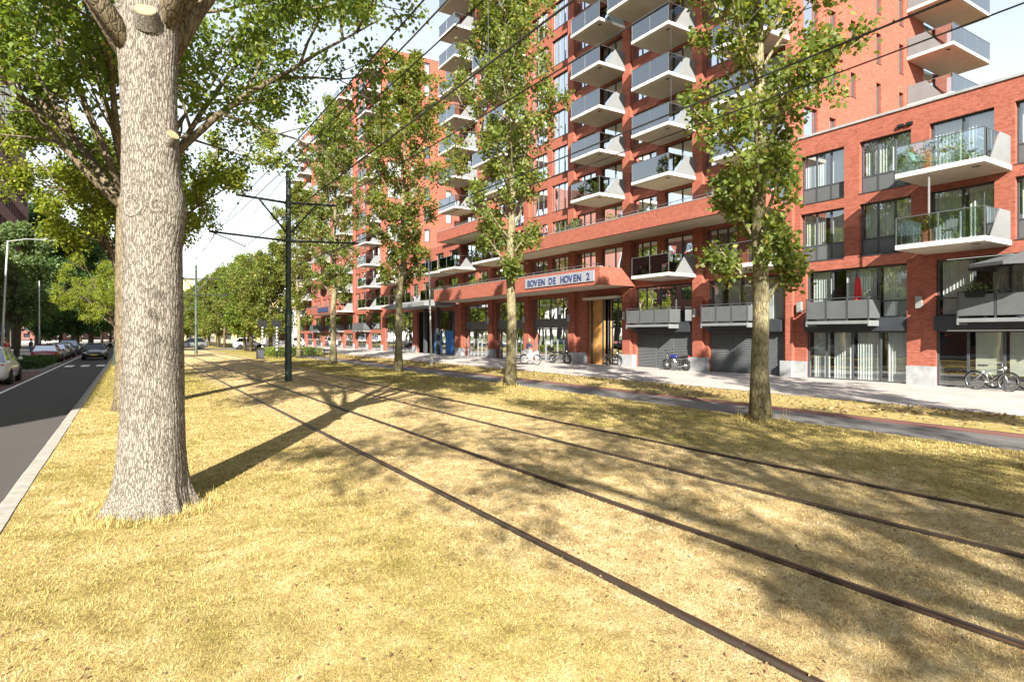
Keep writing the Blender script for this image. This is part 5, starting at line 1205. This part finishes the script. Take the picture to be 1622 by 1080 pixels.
def potted(label, loc, w, h, n, mat, pot='terracotta', size=.11):
    o = thing('potted_plant', label, 'plant', loc); MB().prism([(-w*.85, 0), (w*.85, 0), (w, .26), (-w, .26)], 'y', -.13, .13).build('pot', pot, o)
    g = np.random.default_rng(int(abs(loc[1]*31+loc[2]*7))); Pp = np.stack([g.normal(0, w*.6, n), g.normal(0, .12, n), .24+h*g.random(n)], 1); A = g.normal(0, .7, (n, 3)); A[:, 2] += .8; A /= np.linalg.norm(A, axis=1, keepdims=True); B = np.cross(A, g.normal(0, 1, (n, 3))); B /= np.linalg.norm(B, axis=1, keepdims=True)
    L = size*g.uniform(.6, 1.4, (n, 1)); V = np.stack([Pp, Pp+A*L*.5+B*L*.25, Pp+A*L, Pp+A*L*.5-B*L*.25], 1).reshape(-1, 3); mk('foliage', fastmesh('foliage', V, np.arange(4*n).reshape(-1, 4), mat, np.repeat(g.random(n), 4)), o); o.rotation_euler = (0, 0, R(90)); return o
potted('bushy plant in a long box on the grey balcony under the charcoal parasol', (27.12, 8.3, 3.50), .5, .6, 420, 'leaf_pale', 'wood_slat')
potted('small plant box at the corner of the grey balcony under the charcoal parasol', (27.12, 10.3, 3.50), .35, .25, 160, 'leaf_pale', 'black_plastic')
potted('yellowing bushy plant on the balcony above the louvred garages', (25.95, 26.3, 5.62), .55, .75, 420, 'leaf_warm', 'terracotta')
potted('tall leafy plant beside the yellowing one on the balcony above the garages', (26.2, 25.2, 5.62), .25, 1.0, 220, 'leaf_pale', 'terracotta')
for (x, y, z, w, h, mt, lb) in ((25.75, 33.2, 8.47, .5, 1.2, 'leaf_pale', 'bushy plant on the long brick terrace above the lettered parapet'), (25.75, 38.5, 8.47, .6, 1.0, 'leaf_warm', 'dry grassy plant on the long brick terrace beyond the lettered parapet'), (25.5, 40.5, 5.47, .5, 1.3, 'leaf_pale', 'plant on the terrace behind the lettered parapet, beside the trunk'), (25.5, 47, 5.47, .6, 1.2, 'leaf_warm', 'plant near the far end of the lower brick terrace'), (26.2, 19.6, lev(4), .4, .8, 'leaf_pale', 'potted plant on the glass balcony over the slim tree')):
    potted(lb, (x, y, z), w, h, 300, mt, 'terracotta', .14)
def folding_chair(label, loc, rz, mat):
    o = thing('balcony_chair', label, 'chair', loc, rz); MB().box(-.2, .2, -.2, .2, .44, .47).build('seat', mat, o); MB().prism([(-.2, .55), (-.17, .55), (-.27, .88), (-.30, .88)], 'y', -.2, .2).build('backrest', mat, o)
    for s_ in (-.18, .18): MB().tube([(.22, s_, 0), (-.18, s_, .56), (-.29, s_, .88)], .012, 5).build('leg', 'rail_metal', o); MB().tube([(-.24, s_, 0), (.18, s_, .45)], .012, 5).build('leg', 'rail_metal', o)
    return o
def folding_table(label, loc):
    o = thing('balcony_table', label, 'table', loc); MB().box(-.3, .3, -.3, .3, .70, .73).build('tabletop', 'wood_slat', o)
    for a, b in ((-.25, .25), (.25, -.25)):
        for s_ in (-.25, .25): MB().tube([(a, s_, 0), (b, s_, .70)], .013, 5).build('leg', 'rail_metal', o)
folding_table('small wooden folding table on the top balcony of the wing', (26.5, 11.1, 8.47)); folding_chair('green folding chair right of the table on the top balcony of the wing', (26.5, 10.2, 8.47), R(90), 'chair_green'); folding_chair('green folding chair left of the table on the top balcony of the wing', (26.5, 12.0, 8.47), R(-90), 'chair_green')
folding_chair('pale chair on the lower glass balcony of the wing', (26.6, 11.0, 5.66), R(180), 'panel_light')
def crate(label, loc, size, mat): 
    o = thing('storage_box', label, 'box', loc); MB().box(-size[0]/2, size[0]/2, -size[1]/2, size[1]/2, 0, size[2]).build('body', mat, o); MB().box(-size[0]/2-.02, size[0]/2+.02, -size[1]/2-.02, size[1]/2+.02, size[2], size[2]+.05).build('lid', mat, o)
crate('white box on the balcony left of the brick terrace parapet', (26.0, 25.0, lev(4)), (.5, .8, .65), 'white_paint'); crate('white box on the tower balcony above the lettered parapet', (26.0, 31.2, lev(4)), (.5, .8, .65), 'white_paint')
for i, (y, lb) in enumerate(((57.4, 'tall blue panel in the dark opening under the pale canopy'), (60.2, 'second blue panel in the dark opening under the pale canopy'))):
    o = thing('blue_screen', lb, 'screen', (28.3, y, .012)); MB().box(-.03, .03, -.9, .9, .1, 2.5).build('sheet', 'blue_sheet', o)
    for s_ in (-.92, .92): MB().box(-.04, .04, s_-.03, s_+.03, 0, 2.55).build('post', 'window_frame', o)
print('objects', len(bpy.data.objects))
